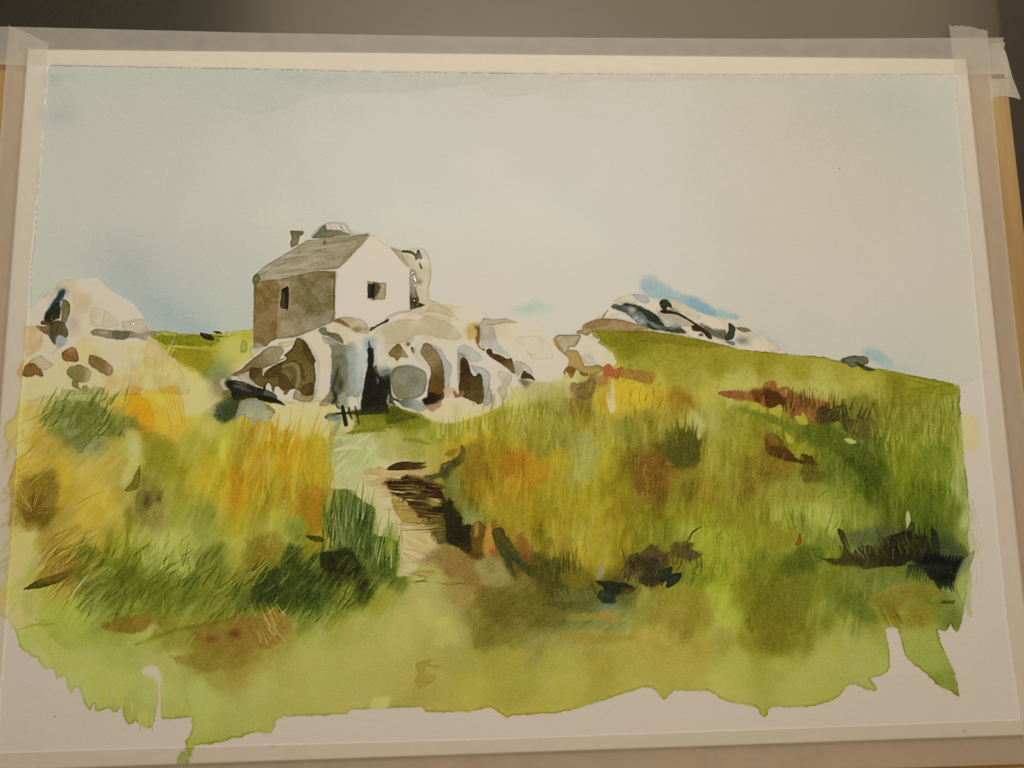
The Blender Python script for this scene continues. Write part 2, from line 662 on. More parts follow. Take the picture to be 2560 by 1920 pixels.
# ------------------------------------------------------------------ the picture itself
def rows(txt):
    out = []
    for ln in txt.strip().splitlines():
        y, rest = ln.split(':')
        for e in rest.split(','):
            x, r, g, b = map(float, e.split())
            out.append((x, float(y), (r, g, b)))
    return out


# --- sky
SKY = rows('''
180: 130 172 178 164, 300 176 181 166, 500 176 182 167, 700 176 181 168, 900 181 184 170, 1100 186 187 173, 1250 192 188 170, 1400 193 188 170, 1600 196 190 172, 1800 190 186 168, 2000 188 184 166, 2200 186 184 166, 2370 190 186 170
240: 140 174 178 166, 300 178 180 166, 500 178 182 168, 650 178 182 168, 760 194 192 177, 900 198 194 178, 1100 201 195 178, 1300 202 196 178, 1500 201 194 176, 1700 199 192 174, 1900 192 187 168, 2100 182 180 162, 2250 180 180 163, 2370 186 185 168
320: 130 178 180 167, 250 182 183 169, 400 184 184 170, 600 190 189 174, 800 199 195 180, 1000 204 197 181, 1300 205 197 180, 1600 202 195 177, 1900 196 189 170, 2100 190 184 165, 2250 183 181 163, 2350 184 184 166, 2400 190 188 170
420: 110 182 183 170, 250 182 182 169, 400 188 187 173, 600 195 192 177, 900 204 198 182, 1200 207 199 183, 1500 206 198 180, 1800 199 191 172, 2100 193 186 166, 2300 190 184 165, 2390 186 184 168
540: 100 182 182 169, 200 182 183 170, 350 188 187 173, 500 192 190 176, 700 199 195 180, 1000 206 200 185, 1300 209 201 186, 1600 205 197 179, 1900 198 190 170, 2200 192 184 164, 2400 189 184 168
640: 90 180 183 171, 200 177 181 169, 300 172 177 166, 400 182 183 171, 550 188 188 175, 800 199 195 181, 1150 207 201 187, 1400 206 200 184, 1700 200 193 175, 2000 195 187 168, 2200 192 185 166, 2420 190 184 168
700: 90 178 183 172, 180 178 182 171, 300 163 171 165, 360 166 172 166, 450 182 184 173, 580 184 188 178, 1250 207 201 187, 1400 206 201 186, 1700 200 194 177, 2000 194 188 170, 2200 192 186 168, 2420 190 184 168
760: 100 178 184 174, 300 168 176 170, 380 156 168 166, 450 168 178 172, 560 180 186 178, 620 178 184 176, 1300 204 199 184, 1450 204 199 185, 1900 192 188 172, 2100 194 188 172, 2300 190 184 168, 2430 188 184 170
820: 360 166 176 172, 430 156 170 168, 500 160 174 172, 560 176 184 178, 1400 200 196 180, 2050 188 185 170, 2200 190 185 170, 2300 186 182 168, 2440 188 184 170
900: 2100 186 184 170, 2250 176 178 168, 2350 182 180 168, 2440 188 183 168, 1200 204 198 182, 1000 204 198 182
''')
SKYPOLY = [(124, 166), (640, 174), (1280, 184), (1920, 188), (2384, 187), (2420, 560), (2450, 886), (2450, 944), (2380, 985),
           (2060, 930), (1500, 900), (1100, 900), (640, 880), (60, 880), (72, 760), (79, 660), (97, 480)]
field(SKY, SKYPOLY, reg=1, soft=2.5, rough=1.5, warp=26, sm=False, power=1.6, eps=4500.)
wash([(560, 180), (900, 184), (1290, 188), (1225, 205), (1160, 214), (1016, 231), (886, 233), (785, 241), (700, 276), (610, 285), (520, 240)],
     (178, 183, 170), .55, soft=7, rough=3, edge=.02, mott=.02)
wash([(1250, 188), (1500, 192), (1460, 205), (1400, 210), (1345, 232), (1290, 242), (1220, 236), (1210, 215)], (192, 189, 172), .6, 6, 3, edge=.02, mott=.02)
wash([(1500, 192), (1900, 190), (1960, 215), (1900, 212), (1780, 203), (1600, 206)], (186, 183, 166), .5, 6, 3, edge=0, mott=.02)
wash([(700, 188), (860, 190), (840, 215), (720, 218)], (172, 176, 170), .5, 14, 3, edge=0)
blob(140, 195, 30, 14, (158, 168, 158), .6)
blob(150, 290, 42, 26, (164, 170, 162), .7)
blob(320, 650, 70, 40, (168, 174, 162), .5, 30)
blob(325, 688, 55, 30, (160, 168, 160), .55, 40)
blob(400, 770, 70, 34, (156, 168, 160), .6, 35)
blob(470, 815, 70, 24, (152, 168, 162), .7, 20)
blob(2230, 270, 120, 40, (176, 178, 162), .5, 8)
blob(2330, 360, 60, 70, (178, 180, 164), .5)
# tape-edge lines left by the wash, faint pencil
for ln in ([(124, 166), (117, 215), (108, 330), (96, 480), (87, 604), (79, 665), (77, 758), (73, 830), (60, 930), (46, 1110), (34, 1300), (26, 1440), (14, 1545)],):
    stroke(ln, 2.6, (128, 136, 122), .55, 1.2, (1, 1), dry=.42)
stroke([(126, 165), (400, 170), (640, 174), (960, 181), (1280, 184)], 3.2, (138, 144, 130), .6, 1.2, (1, 1), dry=.42)
stroke([(1280, 184), (1600, 187), (1920, 188), (2383, 187)], 2.6, (160, 155, 136), .6, 1.2, (1, 1), dry=.40)
stroke([(2384, 190), (2409, 430), (2425, 600), (2441, 760), (2452, 890), (2450, 944), (2300, 950)], 2.4, (172, 165, 144), .5, 1.2, (1, 1), dry=.42)
stroke([(2398, 408), (2412, 440), (2410, 470)], 3, (166, 172, 158), .5)
for bx, by in ((2097, 423), (140, 1790), (2410, 1827), (683, 1865), (1860, 1749)):
    blob(bx, by, 3, 2.4, (120, 108, 88), .6)

# --- meadow, left and right of the path
MEADOW = rows('''
845: 380 172 172 120, 450 158 152 60, 540 150 146 50, 620 176 172 90, 1600 128 120 34, 1480 148 132 60
870: 400 152 150 52, 460 136 130 34, 520 150 146 50, 590 174 168 84, 1580 122 114 28, 1700 138 126 40, 1850 146 134 46, 1950 140 128 36
920: 430 140 130 32, 500 135 125 24, 560 166 160 82, 620 184 172 110, 1500 176 166 92, 1600 145 138 52, 1700 146 136 50, 1800 140 128 42, 1900 138 128 38, 2000 146 136 44, 2150 148 136 44, 2250 143 130 36, 2350 138 126 32
960: 470 176 166 80, 540 150 145 70, 1440 180 172 110, 1560 168 148 60, 1650 168 154 58, 1750 158 148 62, 1850 164 158 82, 1950 158 148 64, 2050 164 154 72, 2150 160 150 66, 2250 140 132 44, 2330 136 130 42, 2385 142 146 78
990: 80 206 176 112, 160 198 174 112, 240 196 176 112, 330 202 180 110, 420 204 188 122, 480 196 182 118, 1150 164 154 62, 1250 150 142 58, 1330 124 114 58, 1420 116 96 60, 1500 164 140 44, 1560 184 154 38, 1650 174 148 40, 1700 138 104 30, 1760 164 154 62, 2250 128 124 44, 2350 128 126 46
1020: 90 176 160 88, 150 132 130 72, 230 116 122 64, 290 170 150 70, 325 196 146 32, 370 194 138 26, 430 190 160 52, 480 190 176 98, 540 122 124 78, 600 170 156 60, 900 112 112 34, 960 88 92 24, 1040 110 114 36, 1120 164 154 60, 1200 158 142 32, 1300 150 140 46, 1380 118 108 50, 1450 124 108 44, 1520 168 144 44, 1570 180 152 40, 1650 164 142 40, 1720 136 104 30, 1780 162 154 62, 1860 146 138 46, 2150 104 98 46, 2260 122 118 42, 2340 120 120 44, 2390 136 140 66
1060: 50 190 172 102, 110 158 136 54, 170 122 122 64, 230 114 118 70, 280 118 118 56, 330 134 114 36, 372 196 142 30, 440 186 158 50, 520 174 164 76, 600 168 150 52, 680 164 138 30, 720 166 136 26, 780 176 168 98, 860 168 166 112, 940 136 136 52, 1030 128 126 42, 1100 160 152 60, 1200 160 145 38, 1300 154 144 54, 1380 148 138 56, 1450 146 134 48, 1520 158 146 60, 1570 126 126 62, 1650 140 130 46, 1720 154 146 60, 1780 158 152 82, 1850 142 136 44, 1950 130 130 42, 2050 112 120 42, 2150 100 100 50, 2250 120 116 44, 2350 124 124 46, 2395 140 142 70
1110: 40 190 174 106, 100 166 138 50, 150 164 138 50, 190 126 126 76, 230 122 126 86, 300 160 146 66, 345 174 166 102, 400 132 124 40, 470 150 142 52, 540 166 154 60, 620 164 148 48, 700 164 134 26, 745 170 138 26, 790 160 144 42, 860 170 166 112, 920 176 172 116, 980 162 156 84, 1060 160 152 70, 1150 166 144 34, 1220 164 142 32, 1300 160 142 42, 1380 138 132 62, 1450 140 138 74, 1520 160 148 48, 1600 122 112 46, 1680 80 74 34, 1730 82 78 36, 1790 140 132 38, 1870 142 134 38, 1930 118 96 40, 2000 134 134 38, 2070 106 116 42, 2150 108 124 54, 2250 124 134 38, 2350 128 138 42, 2400 140 144 62
1170: 60 178 150 56, 150 178 148 46, 220 176 154 66, 280 170 150 60, 340 164 150 62, 400 136 126 38, 470 146 136 40, 530 154 140 34, 580 166 146 30, 640 164 142 34, 700 170 146 38, 780 162 140 30, 860 176 172 118, 920 186 178 124, 990 182 166 112, 1160 138 114 28, 1220 146 116 26, 1300 164 116 24, 1370 160 136 30, 1440 150 148 72, 1520 158 144 38, 1580 122 98 36, 1640 112 82 32, 1720 130 112 40, 1800 134 124 42, 1880 122 104 38, 1950 108 92 38, 2030 110 110 44, 2080 104 114 42, 2160 86 106 28, 2250 118 128 32, 2350 124 138 42, 2410 150 158 82
1230: 50 160 140 58, 100 126 106 38, 160 166 142 48, 250 182 156 60, 320 158 142 62, 360 140 128 58, 450 148 140 52, 530 160 142 34, 600 160 122 20, 660 166 150 42, 750 164 146 38, 800 164 134 32, 840 130 138 70, 900 134 142 84, 960 188 166 122, 1020 186 164 120, 1160 132 112 32, 1220 140 116 24, 1300 146 120 24, 1380 150 134 32, 1450 154 140 38, 1530 154 140 32, 1620 126 102 36, 1700 116 102 32, 1780 130 116 38, 1860 128 114 46, 1940 138 130 56, 2020 132 126 56, 2100 138 136 58, 2180 92 112 28, 2260 104 124 28, 2340 112 134 34, 2410 144 150 78
1290: 60 130 112 44, 100 108 88 36, 150 146 124 46, 210 182 156 56, 280 172 152 60, 340 120 110 52, 390 128 120 60, 460 140 140 56, 520 124 130 52, 600 158 146 40, 680 164 154 60, 750 150 126 32, 800 148 112 26, 840 112 124 64, 880 106 120 60, 930 104 124 56, 1000 188 166 124, 1190 122 112 40, 1260 150 130 34, 1340 146 126 28, 1420 154 140 38, 1500 154 140 38, 1580 136 120 34, 1660 126 124 34, 1740 130 126 38, 1820 130 122 38, 1900 126 120 42, 1980 148 152 64, 2060 156 160 74, 2140 138 148 56, 2220 106 126 34, 2300 102 130 30, 2380 112 134 44, 2430 164 160 104
1350: 60 182 166 100, 110 146 124 52, 160 168 146 56, 240 170 146 52, 300 152 140 52, 370 150 148 66, 430 166 164 82, 500 140 144 64, 600 160 152 62, 680 158 152 64, 735 130 140 62, 800 142 114 34, 860 92 116 46, 920 94 120 48, 980 150 142 76, 1250 120 102 46, 1320 150 132 38, 1400 154 140 42, 1480 160 146 42, 1560 140 122 24, 1640 126 130 50, 1720 140 144 52, 1800 146 146 44, 1880 132 128 42, 1960 142 146 52, 2040 126 136 52, 2120 122 132 54, 2200 92 104 58, 2280 84 100 46, 2350 96 120 42, 2410 130 136 64
1400: 60 180 170 106, 120 152 132 54, 170 150 126 48, 220 150 132 56, 260 98 106 42, 330 122 126 42, 380 150 154 70, 450 152 156 72, 530 122 132 52, 600 150 142 56, 660 132 112 42, 720 102 120 42, 800 96 118 44, 880 100 124 46, 940 118 130 52, 1230 112 88 44, 1300 122 96 44, 1360 112 100 44, 1430 148 132 44, 1500 152 138 36, 1560 124 110 36, 1640 90 80 42, 1700 126 122 42, 1770 144 148 44, 1840 136 136 46, 1920 112 114 40, 2000 104 120 42, 2080 128 138 46
1450: 40 180 170 112, 90 152 146 62, 150 142 128 52, 200 118 114 48, 250 112 120 60, 320 96 106 34, 400 106 116 38, 470 106 120 46, 550 116 120 48, 620 116 102 38, 680 72 92 32, 760 78 102 32, 830 52 62 24, 890 52 60 24, 940 96 120 42, 1000 112 126 52, 1060 162 156 86, 1210 130 108 56, 1290 124 112 66, 1380 96 84 36, 1450 112 98 38, 1530 90 82 34, 1720 112 126 40, 1800 146 148 44, 1860 126 124 38, 1930 104 108 38, 2010 110 118 46, 2100 108 112 48, 2200 108 116 54
1495: 60 168 160 88, 110 148 146 54, 170 156 150 58, 230 132 140 66, 300 102 112 38, 380 102 112 38, 450 112 120 46, 530 116 126 52, 600 98 112 46, 650 58 78 32, 720 74 92 28, 800 92 116 42, 870 116 122 48, 950 142 138 58, 1060 160 152 84, 1160 138 120 66, 1240 126 116 66, 1310 110 100 56, 1400 90 82 44, 1480 86 84 46, 1560 92 96 58, 1640 142 136 62, 1720 126 126 46, 1800 150 150 48, 1860 124 122 38, 1930 112 114 42, 2010 118 122 52, 2100 118 124 60, 2200 124 130 62, 2320 112 120 52, 2390 134 142 72
1545: 30 182 170 120, 60 168 158 92, 120 152 154 62, 200 146 150 58, 260 128 136 58, 340 118 122 44, 400 118 106 48, 460 128 130 56, 550 118 116 48, 620 120 102 44, 680 130 126 52, 750 112 122 48, 820 132 140 62, 900 156 152 76, 1000 164 156 84, 1100 162 152 84, 1190 126 116 62, 1250 90 80 34, 1330 98 88 46, 1400 108 104 58, 1480 104 108 68, 1560 124 128 72, 1640 156 146 66, 1700 132 116 48, 1760 136 122 48, 1830 146 146 54, 1900 112 108 38, 1980 106 102 38, 2060 120 120 48, 2140 112 120 44, 2220 126 116 48, 2300 124 108 44, 2370 116 134 54
1595: 80 152 155 78, 160 142 146 62, 260 146 150 68, 350 150 150 72, 430 126 120 52, 520 126 106 48, 600 130 112 48, 660 136 114 50, 720 146 140 66, 800 156 152 76, 1000 162 155 82, 1150 150 142 74, 1220 118 108 50, 1280 122 116 60, 1340 132 126 72, 1400 142 136 76, 1480 150 140 70, 1560 158 144 62, 1640 154 140 62, 1720 146 132 52, 1800 150 148 66, 1880 126 116 38, 1930 104 94 30, 2000 116 112 42, 2080 146 146 68, 2150 150 150 76, 2220 138 138 64, 2280 142 142 72, 2340 142 146 68
1650: 110 160 160 92, 220 155 156 82, 320 150 150 76, 420 150 148 76, 520 128 112 48, 600 136 118 52, 660 146 132 62, 750 160 152 80, 900 160 152 78, 1050 155 146 72, 1200 148 138 60, 1280 150 140 56, 1400 154 144 64, 1500 146 132 52, 1600 156 142 62, 1700 156 144 62, 1850 155 150 70, 1950 150 148 66, 2050 155 152 76, 2150 150 148 76, 2220 150 148 80, 2320 140 145 66
1720: 180 158 160 92, 300 154 155 80, 400 155 156 86, 500 155 156 82, 650 156 152 80, 800 157 150 78, 930 156 148 76, 1050 155 142 66, 1200 158 145 60, 1400 160 148 66, 1600 160 149 68, 1800 160 152 76, 2000 155 150 73, 2150 148 148 76, 2380 126 132 58
1790: 320 146 149 72, 420 150 150 78, 500 154 152 78, 600 150 148 76, 750 150 146 70, 900 158 150 80, 1100 158 144 68, 1250 158 144 60, 1350 156 144 60, 460 144 146 70
1870: 480 144 142 66, 560 142 142 66, 455 138 140 62
''')
MOUT = [(374, 828), (451, 834), (550, 836), (640, 822), (652, 860), (640, 900), (900, 1000), (1250, 990), (1500, 850), (1448, 832), (1500, 822), (1560, 826), (1640, 830),
        (1740, 846), (1850, 870), (1960, 884), (2060, 893), (2150, 912), (2280, 938), (2380, 958), (2398, 968), (2400, 985), (2399, 1020), (2404, 1060), (2408, 1130), (2414, 1180), (2420, 1240),
        (2424, 1300), (2418, 1340), (2425, 1390), (2420, 1450), (2412, 1500), (2402, 1555), (2388, 1581), (2374, 1561), (2362, 1580), (2342, 1574), (2351, 1608), (2380, 1671), (2397, 1741), (2370, 1724),
        (2339, 1709), (2298, 1671), (2258, 1637), (2243, 1572), (2212, 1572), (2220, 1619), (2222, 1666), (2206, 1686), (2174, 1695), (2190, 1722), (2171, 1726), (2136, 1710), (2113, 1716), (2090, 1744),
        (2026, 1766), (1930, 1767), (1920, 1782), (1908, 1794), (1896, 1780), (1888, 1768), (1812, 1752), (1766, 1725), (1726, 1729), (1685, 1727), (1664, 1748), (1650, 1741), (1627, 1718), (1587, 1726),
        (1494, 1755), (1396, 1783), (1280, 1788), (1266, 1796), (1230, 1770), (1205, 1772), (1170, 1780), (1060, 1779), (1054, 1768), (878, 1774), (872, 1785), (750, 1789), (697, 1795), (690, 1812), (677, 1834),
        (640, 1830), (606, 1843), (580, 1846), (540, 1858), (488, 1865), (476, 1890), (464, 1922), (440, 1924), (448, 1886), (463, 1874), (465, 1850), (478, 1832), (480, 1794), (450, 1795), (415, 1797), (404, 1790), (400, 1740),
        (392, 1775), (388, 1800), (375, 1820), (360, 1814), (340, 1802), (324, 1812), (310, 1790), (307, 1766), (296, 1776), (285, 1780), (275, 1768), (242, 1778), (238, 1760), (226, 1773), (211, 1752), (204, 1724), (190, 1715),
        (182, 1736), (172, 1712), (164, 1690), (143, 1700), (137, 1670), (116, 1672), (95, 1645), (80, 1642), (72, 1628), (58, 1626), (47, 1608), (44, 1590), (28, 1562), (14, 1544), (-4, 1532), (-8, 1480), (8, 1462),
        (18, 1430), (26, 1380), (24, 1300), (28, 1240), (20, 1210), (30, 1180), (40, 1140), (24, 1112), (10, 1090), (16, 1056), (36, 1040), (46, 1002), (56, 960), (58, 900), (300, 900)]
field(MEADOW, MOUT, reg=2, soft=1.6, rough=3.2, rs=11, warp=24, power=2.0, edge=.12)
dabs(520, (60, 960, 2400, 1560), 26, 40, 6, 24, (.80, 1.16), .42)
dabs(260, (560, 1060, 830, 1320), 12, 46, 10, 10, (.84, 1.14), .5)
dabs(260, (1120, 1040, 1800, 1420), 15, 40, 4, 14, (.82, 1.14), .5)
dabs(120, (60, 1560, 2300, 1760), 60, 26, 0, 30, (.95, 1.05), .5, .6, tint=.02)

streaks(None, -84, 46, 6.5, .26, [(1100, 980), (1700, 930), (2400, 990), (2400, 1330), (1750, 1420), (1150, 1420)])
streaks(None, -76, 60, 7, .28, [(540, 1050), (830, 1080), (840, 1300), (560, 1330)])
streaks(None, -52, 46, 6.5, .28, [(180, 1380), (980, 1340), (980, 1560), (600, 1640), (180, 1560)])
streaks(None, -50, 50, 7, .28, [(40, 1000), (350, 1000), (300, 1480), (30, 1480)])
streaks(None, -70, 50, 8, .22, [(300, 1080), (560, 1060), (560, 1400), (300, 1380)])
dabs(150, (1560, 1400, 2200, 1620), 22, 34, 0, 30, (.86, 1.12), .5, .5)
streaks(None, -78, 40, 8, .22, [(1560, 1400), (2180, 1400), (2180, 1600), (1900, 1640), (1560, 1580)])
streaks(None, -30, 40, 8, .18, [(1180, 1440), (1500, 1440), (1560, 1600), (1200, 1640)])
# ragged left and bottom fringe
grass(60, (20, 1040, 60, 1500), 34, -150, 25, 5, [(178, 164, 96), (168, 152, 78)], .7)
for i in range(46):
    x = rng.uniform(60, 390)
    y = 1545 + (x - 15) * .74 + rng.normal() * 8
    stroke([(x, y - 26), (x + 2, y + rng.uniform(0, 16))], rng.uniform(7, 15), (157, 153, 78), .8, 1.2, (1, .15))
# drip of bare paper
stroke([(366, 1676), (385, 1674), (397, 1690), (402, 1712), (401, 1745), (398, 1790)], [16, 20, 15, 7, 6, 10], (188, 172, 144), .95, 1.5)
wash([(364, 1672), (375, 1667), (392, 1672), (401, 1690), (396, 1700), (386, 1688), (374, 1690)], (190, 174, 146), 1, 1.3, 1, edge=0)
stroke([(403, 1700), (406, 1745), (403, 1785)], 2.5, (124, 124, 56), .6)
stroke([(394, 1712), (395, 1750), (392, 1790)], 2.5, (130, 130, 60), .5)
stroke([(462, 1690), (466, 1740), (482, 1790), (500, 1850)], 8, (140, 142, 72), .55, 4)

# --- left grassy knoll
t5 = tile(0, 480, .2893)
wash(t5([(1300, 1230), (1560, 1240), (1800, 1240), (1900, 1270), (1840, 1330), (1560, 1330), (1400, 1310)]), (112, 110, 18), .75, 5, 5, edge=.05, gran=.4)
wash(t5([(1430, 1420), (1560, 1370), (1820, 1390), (1790, 1560), (1700, 1640), (1580, 1580), (1500, 1480)]), (140, 126, 22), .8, 6, 5, edge=.08, gran=.3)
stroke(t5([(1490, 1350), (1650, 1370), (1890, 1385)]), 6, (128, 116, 30), .7)
stroke(t5([(1480, 1330), (1640, 1345), (1800, 1345)]), 6, (176, 170, 84), .6)
wash(t5([(1730, 1220), (1800, 1225), (1850, 1260), (1840, 1285), (1760, 1270)]), (38, 40, 14), .95, 1.5, 1)
wash(t5([(1840, 1205), (1890, 1205), (1925, 1225), (1880, 1228)]), (48, 50, 20), .95, 1.5, 1)
stroke(t5([(1850, 1250), (1960, 1250), (2090, 1225)]), 5, (104, 92, 26), .85)
wash(t5([(2090, 1300), (2130, 1290), (2140, 1380), (2080, 1390)]), (140, 138, 56), .8, 2, 2)
grass(40, (560, 838, 640, 850), 16, 0, 25, 6, [(172, 166, 66), (160, 154, 50)], .8)
blob(550, 915, 30, 22, (120, 126, 86), .6)
blob(535, 935, 26, 18, (118, 122, 90), .55)

# --- pale grass at the foot of the left boulder, boulder itself
tL = tile(40, 660, .2049)
wash([(62, 800), (62, 890), (56, 960), (50, 1004), (120, 1000), (220, 985), (300, 990), (400, 985), (470, 985), (470, 960), (440, 900), (415, 880), (380, 850), (330, 835), (200, 830), (100, 800)],
     (208, 188, 146), 1, 3, 4, edge=.03, reg=10, col2=(206, 186, 128), g=[(200, 830), (260, 990)])
wash([(350, 900), (430, 900), (520, 950), (560, 990), (480, 1040), (400, 1010), (360, 970)], (202, 188, 122), .8, 8, 6, edge=.03)
wash(tL([(230, 490), (350, 380), (470, 300), (545, 220), (680, 188), (960, 168), (1060, 240), (1200, 350), (1350, 430), (1460, 510), (1540, 620), (1600, 720), (1640, 830), (1620, 900),
         (1500, 960), (1200, 960), (860, 890), (700, 960), (560, 1080), (400, 1160), (150, 1120), (120, 900), (150, 620)]),
     (211, 196, 170), 1, 1.6, 1.5, edge=.02, mott=.02, reg=9)
blob(*tL([(330, 380)])[0], 22, 8, (170, 178, 172), .8, -40)
blob(*tL([(240, 480)])[0], 10, 7, (172, 180, 174), .7)
stroke(tL([(490, 320), (545, 215), (680, 186), (960, 166)]), 3, (160, 170, 166), .6, 1.4, (1, .6))
wash(tL([(640, 240), (800, 200), (900, 260), (920, 480), (820, 640), (700, 560)]), (200, 184, 160), .55, 14, 4, edge=0)
wash(tL([(930, 540), (1100, 565), (1240, 680), (1240, 760), (1060, 770), (910, 740)]), (196, 180, 154), .8, 2.5, 2, edge=.05)
wash(tL([(1095, 570), (1230, 680), (1270, 770), (1060, 770)]), (186, 170, 144), .6, 2.5, 2, edge=.05)
wash(tL([(520, 300), (600, 290), (650, 330), (640, 400), (560, 430), (470, 560), (420, 660), (350, 690), (340, 640), (400, 520)]), (120, 134, 144), .6, 9, 3, edge=0)
wash(tL([(540, 330), (590, 312), (605, 350), (570, 420), (455, 560), (425, 660), (350, 690), (355, 610), (430, 500), (500, 400)]), (38, 60, 84), .95, 3.5, 2, edge=0, col2=(34, 40, 46), g=tL([(560, 360), (400, 640)]))
wash(tL([(565, 430), (630, 450), (668, 520), (645, 640), (605, 740), (545, 760), (560, 600), (545, 500)]), (112, 98, 74), .95, 1.6, 1.5, edge=.15)
wash(tL([(470, 500), (545, 470), (550, 560), (535, 660), (470, 690), (400, 730), (350, 700), (420, 580)]), (34, 36, 38), .95, 2.4, 2)
wash(tL([(545, 470), (572, 455), (560, 520), (540, 530)]), (150, 160, 160), .8, 2, 1, edge=0)
stroke(tL([(440, 680), (450, 620)]), 5, (150, 148, 140), .7)
wash(tL([(300, 715), (345, 690), (410, 710), (470, 720), (420, 750), (330, 745)]), (86, 74, 54), .95, 1.4, 1)
wash(tL([(420, 720), (540, 690), (620, 760), (640, 860), (600, 905), (560, 880), (520, 870), (490, 930), (490, 980), (460, 970), (420, 900), (405, 800)]), (72, 66, 58), .95, 1.8, 2, col2=(92, 86, 76), g=tL([(450, 760), (620, 880)]))
wash(tL([(242, 765), (270, 752), (340, 762), (410, 742), (415, 820), (390, 870), (290, 812)]), (124, 100, 70), .95, 1.5, 1.2)
wash(tL([(380, 830), (430, 880), (460, 970), (420, 920)]), (96, 82, 62), .9, 1.5, 1)
wash(tL([(490, 900), (540, 880), (612, 900), (600, 990), (505, 1025)]), (138, 150, 156), .8, 5, 2, edge=0)
blob(*tL([(690, 740)])[0], 20, 24, (164, 162, 158), .6)
stroke(tL([(510, 1020), (460, 1080), (400, 1150)]), 4, (178, 166, 148), .6)
wash(tL([(1290, 715), (1400, 690), (1500, 668), (1570, 680), (1620, 800), (1600, 920), (1500, 900), (1330, 820)]), (184, 170, 146), .85, 2, 2, wet=1.)
wash(tL([(912, 835), (950, 810), (1010, 793), (1160, 806), (1300, 818), (1400, 822), (1500, 850), (1610, 838), (1560, 900), (1580, 925), (1400, 900), (1310, 930), (1150, 912), (1040, 885), (950, 870)]),
     (130, 116, 96), .95, 1.6, 2, col2=(150, 140, 122), g=tL([(1350, 850), (1560, 900)]))
wash(tL([(1165, 812), (1290, 815), (1400, 835), (1320, 925), (1200, 915)]), (96, 90, 80), .75, 4, 3)
wash(tL([(1000, 815), (1120, 815), (1110, 850), (1030, 860)]), (168, 152, 128), .7, 3, 2)
wash(tL([(1480, 850), (1600, 830), (1605, 920), (1560, 935), (1480, 905)]), (150, 140, 122), .5, 3, 2, wet=.9)
wash(tL([(1600, 830), (1700, 818), (1790, 845), (1700, 862), (1610, 870)]), (140, 126, 100), .8, 2, 1.5)
# lower left boulder
wash(tL([(800, 925), (1000, 935), (1220, 1005), (1400, 1040), (1500, 1100), (1480, 1240), (1300, 1290), (1000, 1260), (820, 1240), (770, 1100), (740, 990)]), (200, 182, 148), .75, 5, 4, edge=.03)
wash(tL([(760, 1000), (900, 990), (1000, 1060), (960, 1120), (900, 1240), (800, 1240), (770, 1130)]), (210, 176, 116), .85, 6, 4, edge=0)
wash(tL([(130, 762), (260, 765), (330, 880), (300, 1020), (180, 1120), (105, 1110), (112, 900)]), (198, 172, 130), .85, 5, 3, edge=.03)
wash(tL([(90, 1390), (240, 1390), (420, 1400), (500, 1480), (400, 1560), (250, 1580), (80, 1640)]), (210, 180, 124), .8, 7, 4, edge=.03)
wash(tL([(565, 1090), (620, 1040), (690, 1015), (745, 1050), (770, 1160), (735, 1200), (640, 1192), (575, 1165)]), (128, 92, 52), 1, 1.6, 2, edge=.12, col2=(152, 118, 78), g=tL([(650, 1140), (690, 1020)]))
stroke(tL([(690, 1195), (695, 1240)]), 5, (176, 150, 110), .7)
wash(tL([(640, 1270), (700, 1240), (770, 1218), (850, 1250), (910, 1290), (925, 1340), (890, 1430), (800, 1446), (710, 1425), (630, 1350)]), (128, 116, 76), 1, 1.6, 2, col2=(168, 144, 104), g=tL([(810, 1320), (900, 1320)]))
wash(tL([(640, 1280), (690, 1250), (700, 1330), (680, 1390), (635, 1340)]), (126, 128, 86), .8, 3, 2)
wash(tL([(895, 1115), (925, 1105), (980, 1120), (1085, 1175), (1185, 1270), (1150, 1360), (1060, 1340), (980, 1292), (890, 1210)]), (128, 102, 66), 1, 1.6, 2, edge=.12, col2=(156, 132, 98), g=tL([(1060, 1250), (1170, 1260)]))
wash(tL([(150, 1205), (240, 1140), (320, 1120), (390, 1180), (455, 1222), (400, 1280), (320, 1300), (220, 1230)]), (182, 164, 132), .95, 1.8, 2, edge=.1)
wash(tL([(98, 1245), (180, 1208), (262, 1240), (332, 1330), (322, 1385), (240, 1352), (200, 1380), (90, 1368)]), (126, 94, 58), 1, 1.6, 2.5)
wash(tL([(690, 1420), (760, 1430), (770, 1500), (800, 1540), (700, 1500)]), (118, 112, 64), .9, 2, 2)
wash(tL([(810, 1490), (870, 1480), (880, 1550), (820, 1560)]), (122, 118, 72), .9, 2, 2)
grass(26, (300, 900, 420, 985), 60, 8, 14, 5, [(190, 174, 112), (200, 186, 128), (184, 172, 104)], .45)

# --- house
t6 = tile(560, 520, .2893)
wash(t6([(985, 545), (1060, 460), (1255, 245), (1290, 235), (1440, 345), (1540, 450), (1615, 535), (1610, 700), (1605, 890), (1420, 965), (1250, 1050), (1200, 1040), (965, 1000), (965, 700)]),
     (214, 199, 172), 1, 1.3, .8, edge=.02, mott=.015, sm=False, reg=3)
wash(t6([(262, 640), (480, 615), (720, 563), (800, 545), (970, 550), (966, 700), (962, 960), (920, 1002), (820, 1040), (640, 1112), (480, 1142), (380, 1202), (255, 1215), (258, 1000), (264, 800)]),
     (142, 122, 88), 1, 1.4, 1, edge=.08, mott=.10, sm=False, reg=4, col2=(138, 124, 98), g=t6([(400, 800), (760, 800)]))
wash(t6([(272, 660), (460, 630), (470, 780), (460, 960), (450, 1120), (400, 1195), (320, 1180), (270, 1100)]), (122, 98, 60), .6, 4, 3, edge=.1, gran=.3)
wash(t6([(580, 700), (720, 660), (900, 620), (930, 760), (900, 900), (740, 920), (640, 860)]), (112, 98, 70), .55, 9, 5, edge=0, gran=.5)
